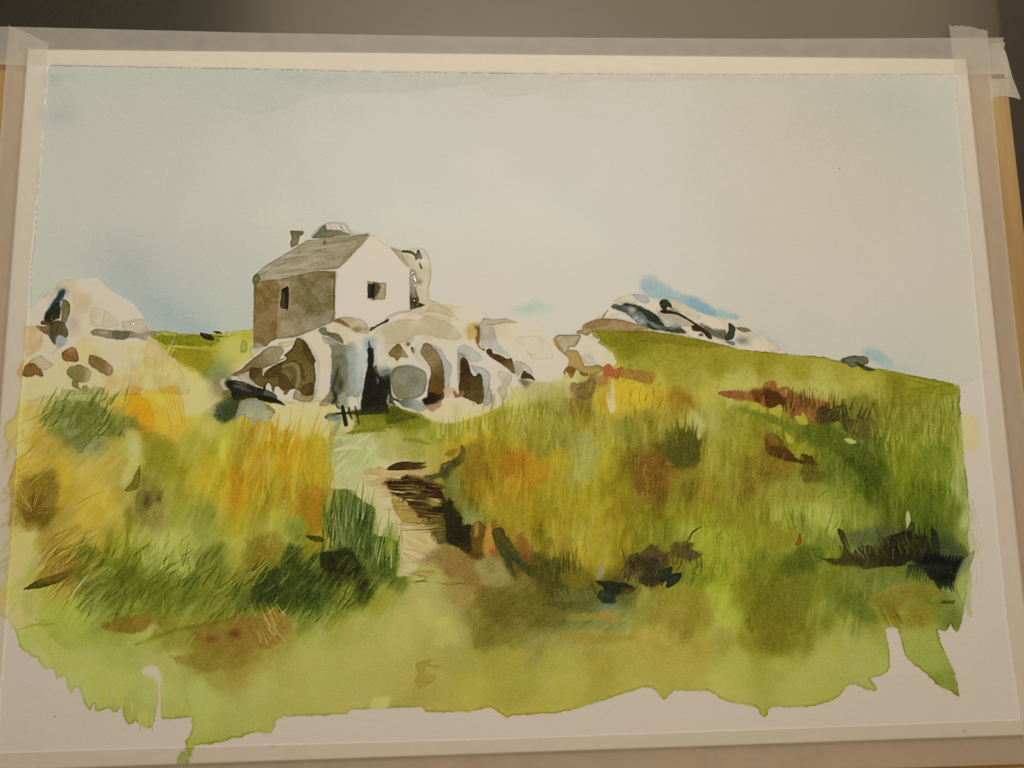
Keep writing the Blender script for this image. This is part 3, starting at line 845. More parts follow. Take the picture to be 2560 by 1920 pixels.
wash(t6([(560, 590), (800, 552), (960, 556), (945, 640), (760, 640), (600, 660)]), (118, 102, 72), .5, 8, 4, edge=0, gran=.4)
wash(t6([(280, 1180), (360, 1205), (300, 1290), (250, 1300)]), (176, 160, 122), .6, 5, 3, edge=0)
stroke(t6([(955, 560), (950, 760), (945, 940)]), 4.5, (104, 88, 60), .75)
stroke(t6([(905, 1000), (935, 980), (945, 930)]), 5, (108, 90, 60), .6)
stroke(t6([(264, 650), (268, 800), (262, 1000), (258, 1180)]), 3, (116, 94, 58), .7)
wash(t6([(255, 592), (360, 500), (580, 370), (720, 280), (900, 258), (1090, 242), (1250, 225), (1215, 300), (1062, 460), (985, 530), (880, 540), (800, 540), (700, 562), (480, 612), (300, 634), (258, 640)]),
     (158, 146, 116), 1, 1.3, 1, edge=.08, mott=.08, sm=False, reg=5, col2=(146, 132, 104), g=t6([(700, 420), (1100, 360)]))
for i in range(34):
    f = rng.uniform(0, 1)
    y0 = 330 + f * 270
    x0 = 700 - f * 360 + rng.uniform(0, 420)
    ln = rng.uniform(90, 260)
    q = t6([(x0, y0 - (x0 - 700 + f * 360) * .17), (x0 + ln, y0 - (x0 + ln - 700 + f * 360) * .17 + rng.normal() * 5)])
    stroke(q, rng.uniform(2, 3.4), [(106, 98, 76), (178, 164, 134), (120, 110, 86)][i % 3], .5, 1.2, (.3, .2))
wash(t6([(1090, 245), (1255, 226), (1215, 300), (1062, 462), (990, 528), (1050, 420), (1160, 310)]), (134, 120, 92), .6, 4, 2, edge=.06)
blob(*t6([(870, 305)])[0], 4, 5, (92, 84, 64), .9)
wash(t6([(250, 612), (285, 572), (318, 610), (292, 660), (254, 662)]), (96, 96, 76), .9, 2, 1.5)
stroke(t6([(300, 600), (420, 525), (600, 455)]), 2.6, (112, 108, 86), .6)
wash(t6([(575, 203), (685, 203), (688, 235), (660, 255), (650, 320), (582, 352), (575, 300), (588, 270)]), (124, 116, 96), 1, 1.3, 1, edge=.12, sm=False, reg=6)
wash(t6([(578, 204), (688, 204), (686, 236), (600, 240)]), (104, 96, 76), .75, 2, 1)
wash(t6([(662, 250), (755, 240), (760, 268), (690, 292), (640, 318)]), (208, 196, 172), 1, 1.3, .8, edge=.02, sm=False, reg=14)
wash(t6([(755, 260), (800, 190), (870, 138), (960, 124), (1050, 142), (1080, 185), (1130, 222), (1250, 224), (1090, 246), (900, 262)]), (196, 186, 166), 1, 1.4, 1, edge=.14, reg=14)
wash(t6([(760, 266), (815, 205), (850, 165), (880, 155), (895, 195), (1000, 194), (1040, 212), (1098, 236), (950, 254), (840, 268)]), (104, 102, 94), .92, 2.2, 2, edge=.06, col2=(122, 116, 102), g=t6([(840, 220), (1060, 235)]))
stroke(t6([(1005, 150), (1020, 180), (1045, 205)]), 3, (86, 84, 80), .8)
stroke(t6([(930, 130), (1040, 132), (1090, 190), (1150, 215), (1270, 222)]), 2.4, (168, 160, 144), .7)
stroke(t6([(1270, 240), (1350, 290), (1440, 340), (1540, 360), (1690, 345)]), 2.4, (180, 172, 154), .6)
# rock beside the gable
wash(t6([(1440, 345), (1540, 365), (1700, 345), (1760, 390), (1788, 480), (1792, 600), (1772, 700), (1782, 790), (1860, 830), (1700, 900), (1610, 890), (1612, 535), (1540, 450)]), (206, 194, 170), 1, 1.4, 1.2, edge=.1, reg=15)
wash(t6([(1442, 346), (1512, 366), (1540, 400), (1600, 500), (1610, 530), (1560, 490), (1500, 420)]), (186, 166, 130), .9, 1.6, 1)
wash(t6([(1560, 400), (1640, 450), (1640, 540), (1600, 500)]), (190, 176, 148), .7, 4, 2, edge=0)
wash(t6([(1540, 370), (1612, 370), (1660, 396), (1672, 366), (1690, 372), (1712, 440), (1680, 440), (1655, 458), (1642, 415), (1590, 392), (1542, 388)]), (72, 72, 68), .95, 1.3, 1)
blob(*t6([(1690, 420)])[0], 8, 8, (150, 142, 126), .6)
wash(t6([(1682, 475), (1700, 480), (1714, 520), (1698, 527)]), (92, 78, 54), .95, 1.3, .6)
blob(*t6([(1690, 640)])[0], 9, 8, (134, 118, 92), .95)
wash(t6([(1606, 540), (1652, 540), (1668, 620), (1668, 720), (1690, 790), (1668, 845), (1614, 875), (1604, 800), (1604, 680)]), (170, 158, 136), .95, 2, 1.5, col2=(58, 44, 30), g=t6([(1630, 640), (1640, 850)]), wet=.85)
wash(t6([(1610, 870), (1630, 840), (1668, 845), (1690, 822), (1740, 840), (1780, 880), (1705, 872), (1696, 892), (1660, 874), (1632, 888)]), (58, 60, 58), .97, 1.3, 1)
wash(t6([(1606, 560), (1640, 560), (1650, 700), (1660, 760), (1620, 770), (1606, 700)]), (150, 140, 122), .6, 3, 2, wet=.95)
wash(t6([(1672, 700), (1740, 720), (1760, 800), (1700, 810)]), (190, 178, 152), .7, 5, 2, edge=0)
# windows
wash(t6([(1238, 632), (1300, 640), (1405, 650), (1402, 720), (1394, 796), (1330, 796), (1290, 800), (1240, 786)]), (168, 144, 104), 1, 1.3, .8, edge=.12, sm=False, reg=7)
wash(t6([(1290, 650), (1352, 672), (1335, 740), (1300, 785), (1285, 785)]), (62, 64, 68), .9, 5, 2, edge=0)
wash(t6([(1243, 655), (1305, 658), (1300, 782), (1240, 780)]), (18, 22, 30), .97, 1.6, 1, sm=False)
blob(*t6([(1225, 700)])[0], 9, 16, (196, 188, 176), .4)
wash(t6([(500, 710), (520, 694), (564, 690), (562, 780), (556, 880), (500, 872), (484, 850), (496, 780)]), (72, 60, 40), 1, 1.3, .8, sm=False, reg=8)
wash(t6([(528, 705), (562, 694), (558, 872), (534, 862)]), (26, 26, 28), .9, 1.8, 1)
wash(t6([(505, 705), (530, 698), (530, 725), (508, 730)]), (22, 24, 30), .9, 1.8, 1)

# --- boulders in the middle
wash([(690, 850), (740, 845), (790, 830), (822, 812), (850, 795), (880, 795), (920, 822), (960, 800), (1010, 780), (1060, 765), (1090, 758), (1130, 764), (1180, 770), (1222, 790), (1235, 808), (1300, 800), (1345, 812), (1395, 848), (1410, 838),
      (1450, 834), (1490, 855), (1530, 888), (1532, 916), (1440, 930), (1415, 940), (1385, 955), (1330, 955), (1300, 975), (1270, 1000), (1240, 1022), (1200, 1030), (1165, 1030), (1120, 1052), (1085, 1048), (1050, 1035), (1000, 1022), (900, 1020),
      (860, 1012), (800, 1005), (760, 1012), (700, 1005), (640, 985), (600, 960), (578, 945), (600, 920), (660, 872)],
     (214, 201, 176), 1, 1.6, 2, edge=.02, mott=.02, reg=11)
wash([(690, 1000), (760, 1005), (830, 1005), (870, 1030), (830, 1060), (760, 1090), (700, 1080), (670, 1030)], (200, 188, 140), .85, 9, 6, edge=0)
wash([(1060, 1020), (1120, 1000), (1180, 1000), (1240, 1010), (1200, 1040), (1120, 1058), (1070, 1048)], (208, 192, 146), .85, 6, 4, edge=0)
wash([(1260, 985), (1330, 950), (1420, 945), (1440, 985), (1340, 1010), (1270, 1020)], (190, 180, 124), .7, 12, 6, edge=0)
tA, tB, tC = tile(500, 780, .1808), tile(860, 760, .1808), tile(1200, 760, .1808)
# slab left
wash(tA([(430, 870), (560, 800), (700, 680), (850, 560), (960, 480), (1080, 470), (1150, 500), (1170, 560), (1100, 650), (1190, 640), (950, 760), (880, 790), (860, 840), (690, 832), (640, 850), (520, 892)]),
     (128, 112, 86), 1, 1.6, 1.5, edge=.12, col2=(164, 152, 124), g=tA([(760, 660), (1130, 620)]))
wash(tA([(1080, 440), (1180, 410), (1300, 400), (1290, 450), (1160, 500)]), (196, 176, 132), .9, 2, 1.5)
wash(tA([(520, 892), (680, 835), (760, 900), (860, 1030), (700, 1010), (560, 950)]), (172, 160, 138), .95, 2.5, 2, edge=.05)
wash(tA([(690, 770), (760, 768), (850, 780), (872, 880), (905, 840), (960, 780), (1080, 720), (1200, 650), (1165, 600), (1280, 500), (1340, 372), (1420, 372), (1490, 440), (1560, 580), (1612, 690), (1580, 700), (1602, 860), (1612, 900), (1592, 1040),
         (1562, 1150), (1430, 1160), (1390, 1120), (1330, 1072), (1250, 1080), (1200, 1152), (1160, 1140), (1150, 1090), (1060, 1030), (1015, 1130), (990, 1050), (950, 990), (900, 1040), (830, 1040), (780, 1000), (700, 930), (680, 830)]),
     (106, 90, 62), 1, 1.5, 2, edge=.16, mott=.16)
for q in ([(900, 850), (1000, 760), (1120, 700), (1150, 780), (1060, 880), (950, 930)], [(700, 780), (830, 790), (820, 880), (740, 940)], [(1090, 860), (1200, 880), (1290, 1000), (1280, 1070), (1120, 1060)],
          [(1400, 420), (1480, 440), (1590, 690), (1520, 700), (1440, 560)], [(1440, 1000), (1560, 980), (1560, 1140), (1430, 1150), (1390, 1080)], [(1380, 700), (1440, 860), (1450, 940), (1400, 900)]):
    wash(tA(q), (78, 62, 38), .75, 4, 4, edge=.12)
stroke(tA([(1150, 760), (1260, 720), (1340, 760), (1370, 860), (1360, 980), (1340, 1040)]), [8, 11, 10, 8, 7], (142, 126, 92), .75, 3)
stroke(tA([(1180, 800), (1240, 900), (1250, 960)]), 9, (134, 118, 86), .6, 3)
stroke(tA([(1330, 400), (1300, 500), (1180, 620)]), 3, (66, 54, 34), .8)
stroke(tA([(1200, 720), (1290, 680), (1370, 720), (1400, 800)]), 4, (62, 50, 30), .7)
wash(tA([(1330, 1075), (1430, 1160), (1560, 1150), (1590, 1060), (1605, 1140), (1545, 1240), (1440, 1255), (1350, 1232), (1288, 1190)]), (152, 134, 104), .95, 1.8, 2)
stroke(tA([(1500, 430), (1600, 600), (1640, 760), (1625, 960), (1590, 1180)]), [3, 8, 9, 9, 6], (180, 174, 168), .75, 2.5)
# dark log and the dark hollow under it
wash(tA([(420, 1040), (480, 1180), (560, 1220), (530, 1380), (440, 1490), (320, 1520), (210, 1440), (220, 1280), (330, 1200), (360, 1080)]), (62, 72, 50), .9, 9, 6, edge=0, col2=(86, 100, 84), g=tA([(440, 1350), (230, 1250)]))
blob(*tA([(230, 1100)])[0], 26, 26, (142, 142, 112), .6)
blob(*tA([(240, 1010)])[0], 13, 22, (122, 94, 66), .6)
blob(*tA([(330, 910)])[0], 22, 14, (118, 118, 114), .75)
blob(*tA([(340, 1130)])[0], 14, 14, (104, 74, 50), .6)
blob(*tA([(120, 900)])[0], 16, 16, (128, 130, 84), .6)
wash(tA([(290, 960), (350, 930), (380, 1000), (400, 1060), (330, 1070)]), (200, 190, 172), .9, 3, 2, edge=0)
wash(tA([(345, 980), (400, 945), (560, 960), (700, 1010), (880, 1062), (1040, 1130), (1075, 1200), (1050, 1240), (960, 1262), (850, 1212), (700, 1192), (560, 1220), (470, 1200), (430, 1100), (375, 1030)]), (40, 38, 40), 1, 1.8, 2)
wash(tA([(470, 965), (600, 975), (760, 1035), (790, 1070), (700, 1110), (560, 1070), (470, 1030)]), (84, 84, 92), .85, 3, 3, dry=(18, 40, 9, .38))
wash(tA([(900, 1075), (1050, 1140), (1070, 1200), (960, 1180), (880, 1150)]), (88, 92, 100), .85, 3, 2)
wash(tA([(440, 1190), (560, 1160), (700, 1180), (560, 1225)]), (56, 46, 32), .8, 3, 2)
stroke(tA([(840, 1190), (1000, 1220), (1090, 1245), (1175, 1290)]), [16, 14, 10, 3], (32, 20, 14), .97, 1.4)
stroke(tA([(870, 1130), (900, 1040), (890, 1030)]), 8, (40, 34, 28), .95)
blob(*tA([(400, 1000)])[0], 9, 10, (28, 20, 22), .9)
wash(tA([(560, 1260), (680, 1203), (800, 1212), (900, 1262), (940, 1340), (1012, 1370), (1020, 1430), (940, 1500), (880, 1572), (860, 1520), (800, 1500), (742, 1592), (720, 1480), (660, 1490), (620, 1440), (560, 1440), (498, 1505), (520, 1380)]),
     (136, 138, 120), .97, 1.6, 2, edge=.1, col2=(150, 152, 132), g=tA([(700, 1260), (860, 1500)]))
wash(tA([(930, 1280), (990, 1310), (1040, 1370), (1030, 1420), (990, 1370), (930, 1350)]), (128, 116, 86), .9, 1.8, 1.5)
# grey-blue boulder
wash(tA([(1700, 340), (1850, 390), (1990, 450), (2100, 480), (2200, 600), (2250, 800), (2240, 1000), (2200, 1180), (2060, 1220), (2000, 1330), (1930, 1330), (1860, 1270), (1790, 1275), (1650, 1292), (1700, 1220), (1790, 1110), (1812, 900), (1822, 700), (1812, 520), (1760, 400)]),
     (130, 126, 112), 1, 2, 2, edge=.05, col2=(168, 172, 168), g=tA([(1980, 800), (2240, 760)]), mott=.1)
wash(tA([(1645, 262), (1690, 215), (1750, 225), (1772, 268), (1900, 302), (1962, 362), (1990, 445), (1900, 410), (1760, 335), (1700, 322)]), (112, 106, 94), .97, 1.5, 1.5)
wash(tA([(1690, 350), (1800, 360), (1900, 420), (1850, 460), (1740, 440)]), (160, 154, 142), .8, 3, 2)
wash(tA([(1850, 640), (1960, 600), (2040, 640), (2060, 800), (2040, 960), (1960, 1000), (1880, 900), (1840, 760)]), (112, 112, 104), .7, 5, 4, edge=.1)
wash(tA([(1820, 900), (1900, 720), (1960, 860), (1990, 960), (1940, 1080), (1900, 1240), (1840, 1240), (1820, 1080)]), (72, 78, 78), .75, 7, 5, edge=0)
stroke(tA([(1915, 780), (1880, 900), (1840, 1060), (1880, 1180), (1830, 1270)]), [3, 6, 5, 9, 5], (40, 44, 46), .8, 3)
blob(*tA([(1950, 1020)])[0], 6, 12, (50, 54, 54), .8)
stroke(tA([(1870, 1270), (1920, 1330), (1970, 1330)]), 6, (66, 72, 76), .8)
wash(tA([(1650, 1290), (1720, 1200), (1790, 1110), (1800, 1200), (1770, 1300)]), (154, 136, 104), .9, 2, 1.5)
wash(tA([(2080, 480), (2200, 560), (2260, 760), (2250, 980), (2160, 900), (2170, 700)]), (150, 152, 144), .5, 6, 3, edge=0)
wash(tB([(60, 560), (180, 560), (240, 700), (240, 1000), (250, 1180), (150, 1260), (60, 1280), (60, 900)]), (152, 154, 146), .8, 6, 4, edge=0, col2=(182, 186, 186), g=tB([(100, 900), (240, 900)]))
wash(tB([(240, 500), (330, 520), (330, 900), (300, 1000), (250, 1180), (180, 1100), (220, 800)]), (176, 182, 184), .7, 5, 3, edge=0)
wash(tB([(30, 1340), (100, 1270), (180, 1300), (250, 1230), (245, 1440), (150, 1460), (100, 1460)]), (212, 204, 194), 1, 1.6, 2, edge=.03)
wash(tB([(-60, 1250), (40, 1240), (60, 1400), (20, 1460), (-60, 1400)]), (148, 152, 126), .8, 5, 3, edge=0)
# dome and its tints
wash(tB([(380, 470), (500, 330), (700, 230), (900, 210), (1040, 215), (1120, 165), (1250, 180), (1420, 250), (1560, 340), (1625, 450), (1560, 505), (1340, 480), (1180, 440), (1000, 440), (860, 520), (700, 560), (500, 560)]),
     (198, 184, 156), .9, 2, 1.5, edge=.05, mott=.03)
wash(tB([(960, 110), (1120, 100), (1190, 20), (1290, 0), (1430, 60), (1560, 170), (1620, 260), (1480, 190), (1300, 130), (1160, 110), (1060, 160), (1000, 150)]), (202, 186, 156), .85, 1.8, 1.5, edge=.05)
wash(tB([(560, 210), (640, 150), (760, 100), (920, 80), (930, 110), (760, 150), (620, 210)]), (190, 176, 150), .8, 1.8, 1.5)
wash(tB([(340, 378), (370, 330), (430, 310), (460, 290), (560, 235), (620, 208), (608, 250), (520, 290), (450, 330), (380, 372)]), (58, 62, 62), .97, 1.3, 1.5)
wash(tB([(-140, 230), (-40, 180), (100, 180), (220, 210), (300, 260), (350, 350), (335, 415), (200, 400), (60, 330), (-60, 280)]), (186, 170, 142), .97, 1.8, 1.5)
stroke(tB([(-150, 235), (-60, 235), (20, 280), (70, 310)]), [6, 10, 9, 4], (122, 98, 68), .85, 3)
blob(*tB([(180, 355)])[0], 13, 8, (136, 112, 80), .85)
blob(*tB([(300, 350)])[0], 6, 4, (150, 130, 100), .8)
wash(tB([(300, 470), (440, 480), (460, 600), (420, 700), (470, 820), (440, 900), (330, 900), (320, 700)]), (128, 142, 152), .75, 9, 4, edge=0)
wash(tB([(350, 512), (372, 600), (412, 630), (416, 760), (408, 880), (450, 845), (478, 950), (520, 1000), (640, 980), (645, 1160), (690, 1290), (760, 1330), (720, 1400), (640, 1390), (580, 1500), (440, 1522), (240, 1502), (248, 1300), (262, 1180), (300, 1000), (325, 850), (332, 700), (313, 640), (340, 600)]),
     (22, 23, 25), .98, 2, 2, edge=0)
wash(tB([(440, 900), (560, 880), (650, 900), (640, 1000), (520, 1010)]), (78, 92, 104), .75, 8, 4, edge=0)
stroke(tB([(450, 1010), (470, 1070), (460, 1110)]), 7, (112, 124, 134), .7, 3)
wash(tB([(250, 1480), (400, 1410), (600, 1420), (590, 1500), (440, 1520), (250, 1515)]), (48, 46, 38), .8, 4, 3, edge=0)
wash(tB([(420, 480), (620, 560), (640, 760), (590, 860), (500, 950), (430, 860), (425, 640)]), (196, 190, 176), .5, 9, 4, edge=0)
wash(tB([(640, 1000), (690, 900), (800, 862), (930, 855), (1050, 900), (1130, 960), (1145, 1100), (1120, 1200), (1060, 1280), (940, 1320), (780, 1320), (690, 1240), (650, 1120)]), (136, 134, 120), 1, 1.8, 1.5, edge=.14, mott=.08)
stroke(tB([(660, 980), (700, 900), (800, 865), (930, 855), (1060, 905), (1120, 950)]), [9, 7, 5, 4, 4], (94, 100, 100), .6, 3)
blob(*tB([(740, 1230)])[0], 22, 20, (116, 104, 76), .6)
wash(tB([(640, 1290), (740, 1335), (930, 1300), (1040, 1340), (1130, 1380), (1140, 1450), (1020, 1490), (860, 1430), (800, 1420), (700, 1380)]), (92, 98, 98), .9, 3, 3, edge=0, col2=(146, 144, 136), g=tB([(800, 1350), (1040, 1450)]))
stroke(tB([(700, 1350), (750, 1390), (800, 1425)]), [5, 9, 3], (204, 198, 186), .9)
stroke(tB([(620, 1270), (610, 1360), (660, 1440)]), [4, 8, 3], (140, 140, 122), .8, 2)
wash(tB([(618, 680), (680, 600), (760, 550), (795, 590), (882, 715), (870, 750), (800, 737), (730, 792), (690, 745), (640, 730)]), (126, 106, 74), .97, 1.6, 1.5, col2=(156, 136, 104), g=tB([(740, 680), (860, 700)]))
wash(tB([(930, 594), (986, 620), (976, 702), (932, 652)]), (86, 70, 44), .97, 1.4, 1)
blob(*tB([(890, 558)])[0], 6, 6, (72, 76, 84), .95)
blob(*tB([(940, 500)])[0], 12, 7, (176, 174, 168), .7)
wash(tB([(980, 570), (1100, 540), (1100, 640), (1040, 680), (1180, 870), (1100, 880), (1000, 780), (960, 720)]), (188, 180, 160), .7, 4, 3, edge=.05)
wash(tB([(1180, 560), (1320, 610), (1420, 760), (1495, 870), (1472, 1000), (1462, 1130), (1420, 1210), (1385, 1100), (1370, 900), (1300, 720)]), (164, 160, 150), .9, 2, 2, edge=.06)
wash(tB([(1100, 560), (1172, 550), (1280, 640), (1345, 760), (1382, 900), (1392, 1180), (1386, 1290), (1330, 1350), (1240, 1382), (1150, 1402), (1085, 1335), (1110, 1300), (1150, 1290), (1162, 1150), (1192, 1000), (1182, 880), (1100, 740), (1050, 660)]),
     (136, 118, 88), 1, 1.7, 2, col2=(98, 74, 46), g=tB([(1180, 740), (1290, 1060)]), mott=.12)
wash(tB([(1085, 1335), (1150, 1290), (1180, 1220), (1300, 1260), (1360, 1250), (1320, 1350), (1240, 1382), (1150, 1402)]), (36, 20, 12), .95, 4, 3, edge=0)
wash(tB([(1120, 1400), (1240, 1385), (1340, 1330), (1345, 1410), (1290, 1450), (1220, 1492), (1165, 1450)]), (156, 124, 84), .85, 3, 2)
wash(tB([(1380, 1190), (1430, 1160), (1530, 1170), (1540, 1240), (1400, 1290)]), (186, 160, 124), .8, 4, 3, edge=0)
wash(tB([(1555, 660), (1600, 578), (1700, 572), (1830, 650), (1918, 760), (1880, 797), (1740, 800), (1690, 740), (1600, 720)]), (178, 173, 164), .95, 1.8, 2, edge=.07)
wash(tB([(1750, 840), (1900, 880), (1990, 930), (2032, 1000), (2012, 1130), (2050, 1230), (2062, 1320), (2000, 1402), (1920, 1390), (1930, 1150), (1900, 1000), (1840, 980)]), (166, 166, 160), .95, 1.8, 2, edge=.09)
wash(tB([(1570, 700), (1620, 680), (1680, 720), (1620, 760), (1620, 900), (1590, 1100), (1570, 1000)]), (150, 140, 122), .8, 3, 2)
wash(tB([(1610, 780), (1650, 732), (1700, 770), (1742, 850), (1757, 940), (1812, 1000), (1860, 958), (1902, 1000), (1922, 1130), (1932, 1200), (1922, 1350), (1872, 1392), (1790, 1352), (1640, 1282), (1590, 1180), (1600, 1000), (1610, 880)]),
     (62, 42, 27), 1, 1.6, 2, col2=(94, 76, 54), g=tB([(1660, 880), (1880, 1200)]), mott=.14)
blob(*tB([(1690, 1130)])[0], 16, 22, (62, 50, 32), .6)
wash(tB([(1505, 1210), (1550, 1210), (1570, 1250), (1640, 1200), (1652, 1262), (1540, 1302)]), (150, 106, 66), .9, 2, 2)
# the big pale boulder to the right and its stains
wash(tB([(1700, 300), (1760, 268), (1860, 262), (1890, 340), (1860, 520), (1790, 500), (1720, 480)]), (200, 166, 96), .85, 7, 3, edge=0)
wash(tB([(1800, 300), (1860, 290), (1900, 370), (1890, 500), (1870, 580), (1960, 630), (1920, 650), (1850, 590), (1810, 500), (1840, 400)]), (126, 98, 56), .9, 3, 2, edge=.1)
wash(tC([(-100, 300), (0, 262), (60, 195), (200, 212), (340, 200), (420, 225), (522, 256), (470, 278), (340, 268), (200, 300), (60, 310)]), (182, 168, 144), .95, 1.6, 1.5)
wash(tC([(10, 310), (190, 320), (220, 420), (250, 550), (400, 660), (445, 760), (400, 752), (300, 700), (180, 640), (90, 610), (0, 600), (0, 400)]), (178, 172, 160), .9, 3, 3, edge=.03)
wash(tC([(200, 310), (300, 280), (480, 270), (640, 300), (800, 400), (900, 480), (1010, 500), (1150, 700), (1200, 790), (1100, 960), (960, 1070), (760, 1060), (700, 900), (500, 780), (300, 600), (240, 460)]), (218, 204, 180), .8, 3, 2, edge=.02, mott=.02)
wash(tC([(88, 660), (108, 620), (160, 622), (182, 690), (262, 700), (380, 762), (430, 752), (462, 830), (492, 950), (450, 958), (330, 862), (200, 772), (120, 712)]), (82, 56, 30), 1, 1.5, 1.5, col2=(116, 94, 62), g=tC([(280, 760), (450, 860)]))
wash(tC([(490, 480), (680, 440), (840, 460), (950, 560), (1005, 690), (990, 770), (850, 782), (720, 760), (620, 640)]), (205, 190, 163), .85, 2.5, 2, edge=.05)
wash(tC([(470, 800), (560, 800), (680, 870), (722, 950), (700, 1000), (620, 940), (560, 970), (520, 1010), (490, 960)]), (184, 176, 158), .85, 2.2, 2)
wash(tC([(530, 1060), (560, 1030), (640, 1035), (700, 1080), (650, 1160), (570, 1120)]), (104, 100, 92), .85, 6, 3, edge=0)
wash(tC([(555, 1000), (600, 930), (650, 952), (700, 975), (742, 1022), (757, 1062), (660, 1032), (575, 1042)]), (74, 46, 26), .97, 1.8, 1.5)
wash(tC([(238, 1010), (260, 920), (330, 930), (440, 990), (432, 1090), (372, 1180), (382, 1260), (342, 1330), (290, 1290), (235, 1215), (260, 1160), (312, 1110), (290, 1040)]), (186, 173, 150), .9, 2, 2, edge=.08)
wash(tC([(1008, 495), (1060, 442), (1170, 430), (1385, 430), (1362, 520), (1312, 600), (1235, 612), (1240, 650), (1220, 720), (1150, 680), (1100, 620), (1040, 545)]), (168, 154, 122), .97, 1.8, 1.5, edge=.2, mott=.14)
stroke(tC([(1050, 460), (1110, 435), (1170, 432)]), 4, (104, 96, 80), .7)
stroke(tC([(1015, 490), (1040, 560), (1090, 630)]), [3, 7, 4], (206, 142, 58), .85, 2)
stroke(tC([(1045, 545), (1110, 650), (1200, 715)]), 5, (128, 100, 62), .7)
wash(tC([(1420, 690), (1520, 720), (1610, 810), (1500, 842), (1420, 800)]), (190, 182, 164), .8, 3, 2)
wash(tC([(1150, 680), (1210, 640), (1330, 640), (1390, 720), (1420, 810), (1462, 860), (1640, 850), (1710, 900), (1600, 992), (1480, 1002), (1400, 992), (1350, 930), (1300, 950), (1262, 1032), (1232, 1000), (1225, 945), (1180, 935), (1172, 982), (1148, 945), (1200, 860), (1222, 760)]),
     (168, 138, 80), .97, 1.8, 2, col2=(150, 132, 72), g=tC([(1280, 760), (1600, 930)]), wet=.12)
wash(tC([(1150, 945), (1200, 870), (1310, 890), (1310, 940), (1262, 1032), (1228, 990), (1180, 935), (1170, 985)]), (116, 76, 24), .85, 3, 2, wet=.2)
wash(tC([(1370, 930), (1440, 950), (1490, 970), (1470, 1002), (1400, 990)]), (126, 88, 34), .8, 3, 2, wet=.45)
wash(tC([(1690, 640), (1760, 640), (1840, 700), (1840, 840), (1680, 840)]), (196, 190, 142), .7, 6, 4, edge=0)
# flush of red, bare streak, yellow broom
wash(tC([(1250, 1112), (1330, 1092), (1450, 1082), (1510, 1010), (1600, 992), (1605, 1130), (1545, 1300), (1440, 1332), (1330, 1290), (1250, 1210)]), (116, 92, 62), .85, 4, 4, edge=.05, gran=.35)
wash(tC([(1500, 980), (1620, 990), (1770, 1000), (1740, 1150), (1640, 1160), (1600, 1060)]), (150, 112, 58), .75, 5, 4, edge=0)
wash(tC([(1860, 1030), (2050, 1060), (2300, 1160), (2400, 1300), (2300, 1430), (2000, 1440), (1870, 1430)]), (186, 158, 40), .8, 8, 5, edge=0, gran=.2)
wash(tC([(1600, 1170), (1740, 1160), (1760, 1300), (1750, 1500), (1620, 1500), (1570, 1350)]), (180, 152, 48), .7, 8, 5, edge=0, gran=.2)
wash(tC([(1930, 880), (2120, 920), (2350, 930), (2420, 1000), (2380, 1100), (2200, 1090), (2050, 1040), (1930, 1020)]), (146, 98, 42), .7, 4, 4, gran=.3)
wash(tC([(1720, 870), (1780, 838), (1830, 890), (1860, 905), (1950, 880), (1945, 960), (1900, 1030), (1840, 1022), (1780, 1000), (1700, 1000), (1690, 920)]), (162, 78, 42), .9, 2.5, 3, edge=.05, col2=(150, 90, 46), g=tC([(1800, 930), (1930, 940)]))
wash(tC([(1758, 1260), (1790, 1180), (1800, 1120), (1830, 1022), (1850, 1150), (1862, 1440), (1820, 1500), (1780, 1480), (1756, 1380)]), (202, 186, 140), .9, 2.5, 2, edge=0)
stroke(tC([(1825, 1060), (1800, 1200), (1800, 1400)]), [3, 5, 3], (176, 160, 70), .6)
for i in range(9):
    x, y = 1860 + i * 28, 1440 + rng.uniform(-20, 10)
    stroke(tC([(x, y + 30), (x + 6, y - 20)]), 5, (186, 178, 110), .7)

# --- rocks on the hill
tD = tile(1400, 660, .2893)
wash(tD([(690, 150), (740, 115), (800, 120), (880, 170), (1000, 240), (1200, 310), (1330, 390), (1500, 420), (1532, 480), (1400, 490), (1240, 470), (1120, 400), (900, 350), (770, 310), (700, 230)]), (146, 172, 180), .92, 11, 6, edge=0)
wash(tD([(1110, 305), (1180, 305), (1330, 400), (1320, 460), (1240, 470), (1120, 395)]), (122, 158, 176), .8, 8, 5, edge=0)
blob(*tD([(1850, 680)])[0], 50, 12, (160, 178, 182), .5, 30)
blob(*tD([(640, 120)])[0], 30, 14, (196, 194, 182), .5)
wash(tD([(300, 480), (380, 420), (440, 372), (470, 312), (560, 270), (640, 258), (750, 290), (870, 312), (1000, 322), (1200, 420), (1340, 460), (1500, 480), (1650, 580), (1850, 680), (1900, 750), (1600, 745), (1400, 690), (1000, 612), (700, 562), (600, 520), (400, 490)]),
     (210, 197, 174), 1, 2, 2, edge=.04, reg=12)
wash(tD([(450, 350), (490, 300), (560, 272), (640, 262), (660, 340), (560, 345)]), (200, 186, 160), .7, 3, 2)
wash(tD([(620, 264), (740, 275), (766, 342), (690, 332), (640, 290)]), (166, 166, 158), .9, 1.8, 1.5)
wash(tD([(140, 600), (150, 570), (185, 570), (200, 530), (290, 485), (400, 472), (520, 480), (640, 515), (780, 560), (600, 580), (400, 570), (270, 590), (240, 625), (190, 610)]), (154, 130, 86), .97, 1.8, 2, mott=.12, edge=.1)
wash(tD([(200, 540), (290, 490), (420, 480), (410, 530), (260, 560)]), (136, 108, 64), .6, 4, 3)
wash(tD([(355, 470), (405, 402), (412, 405), (385, 450), (365, 480)]), (150, 138, 120), .85, 1.8, 1)
wash(tD([(430, 440), (540, 430), (640, 500), (560, 485), (440, 465)]), (212, 204, 190), .9, 1.8, 1.5)
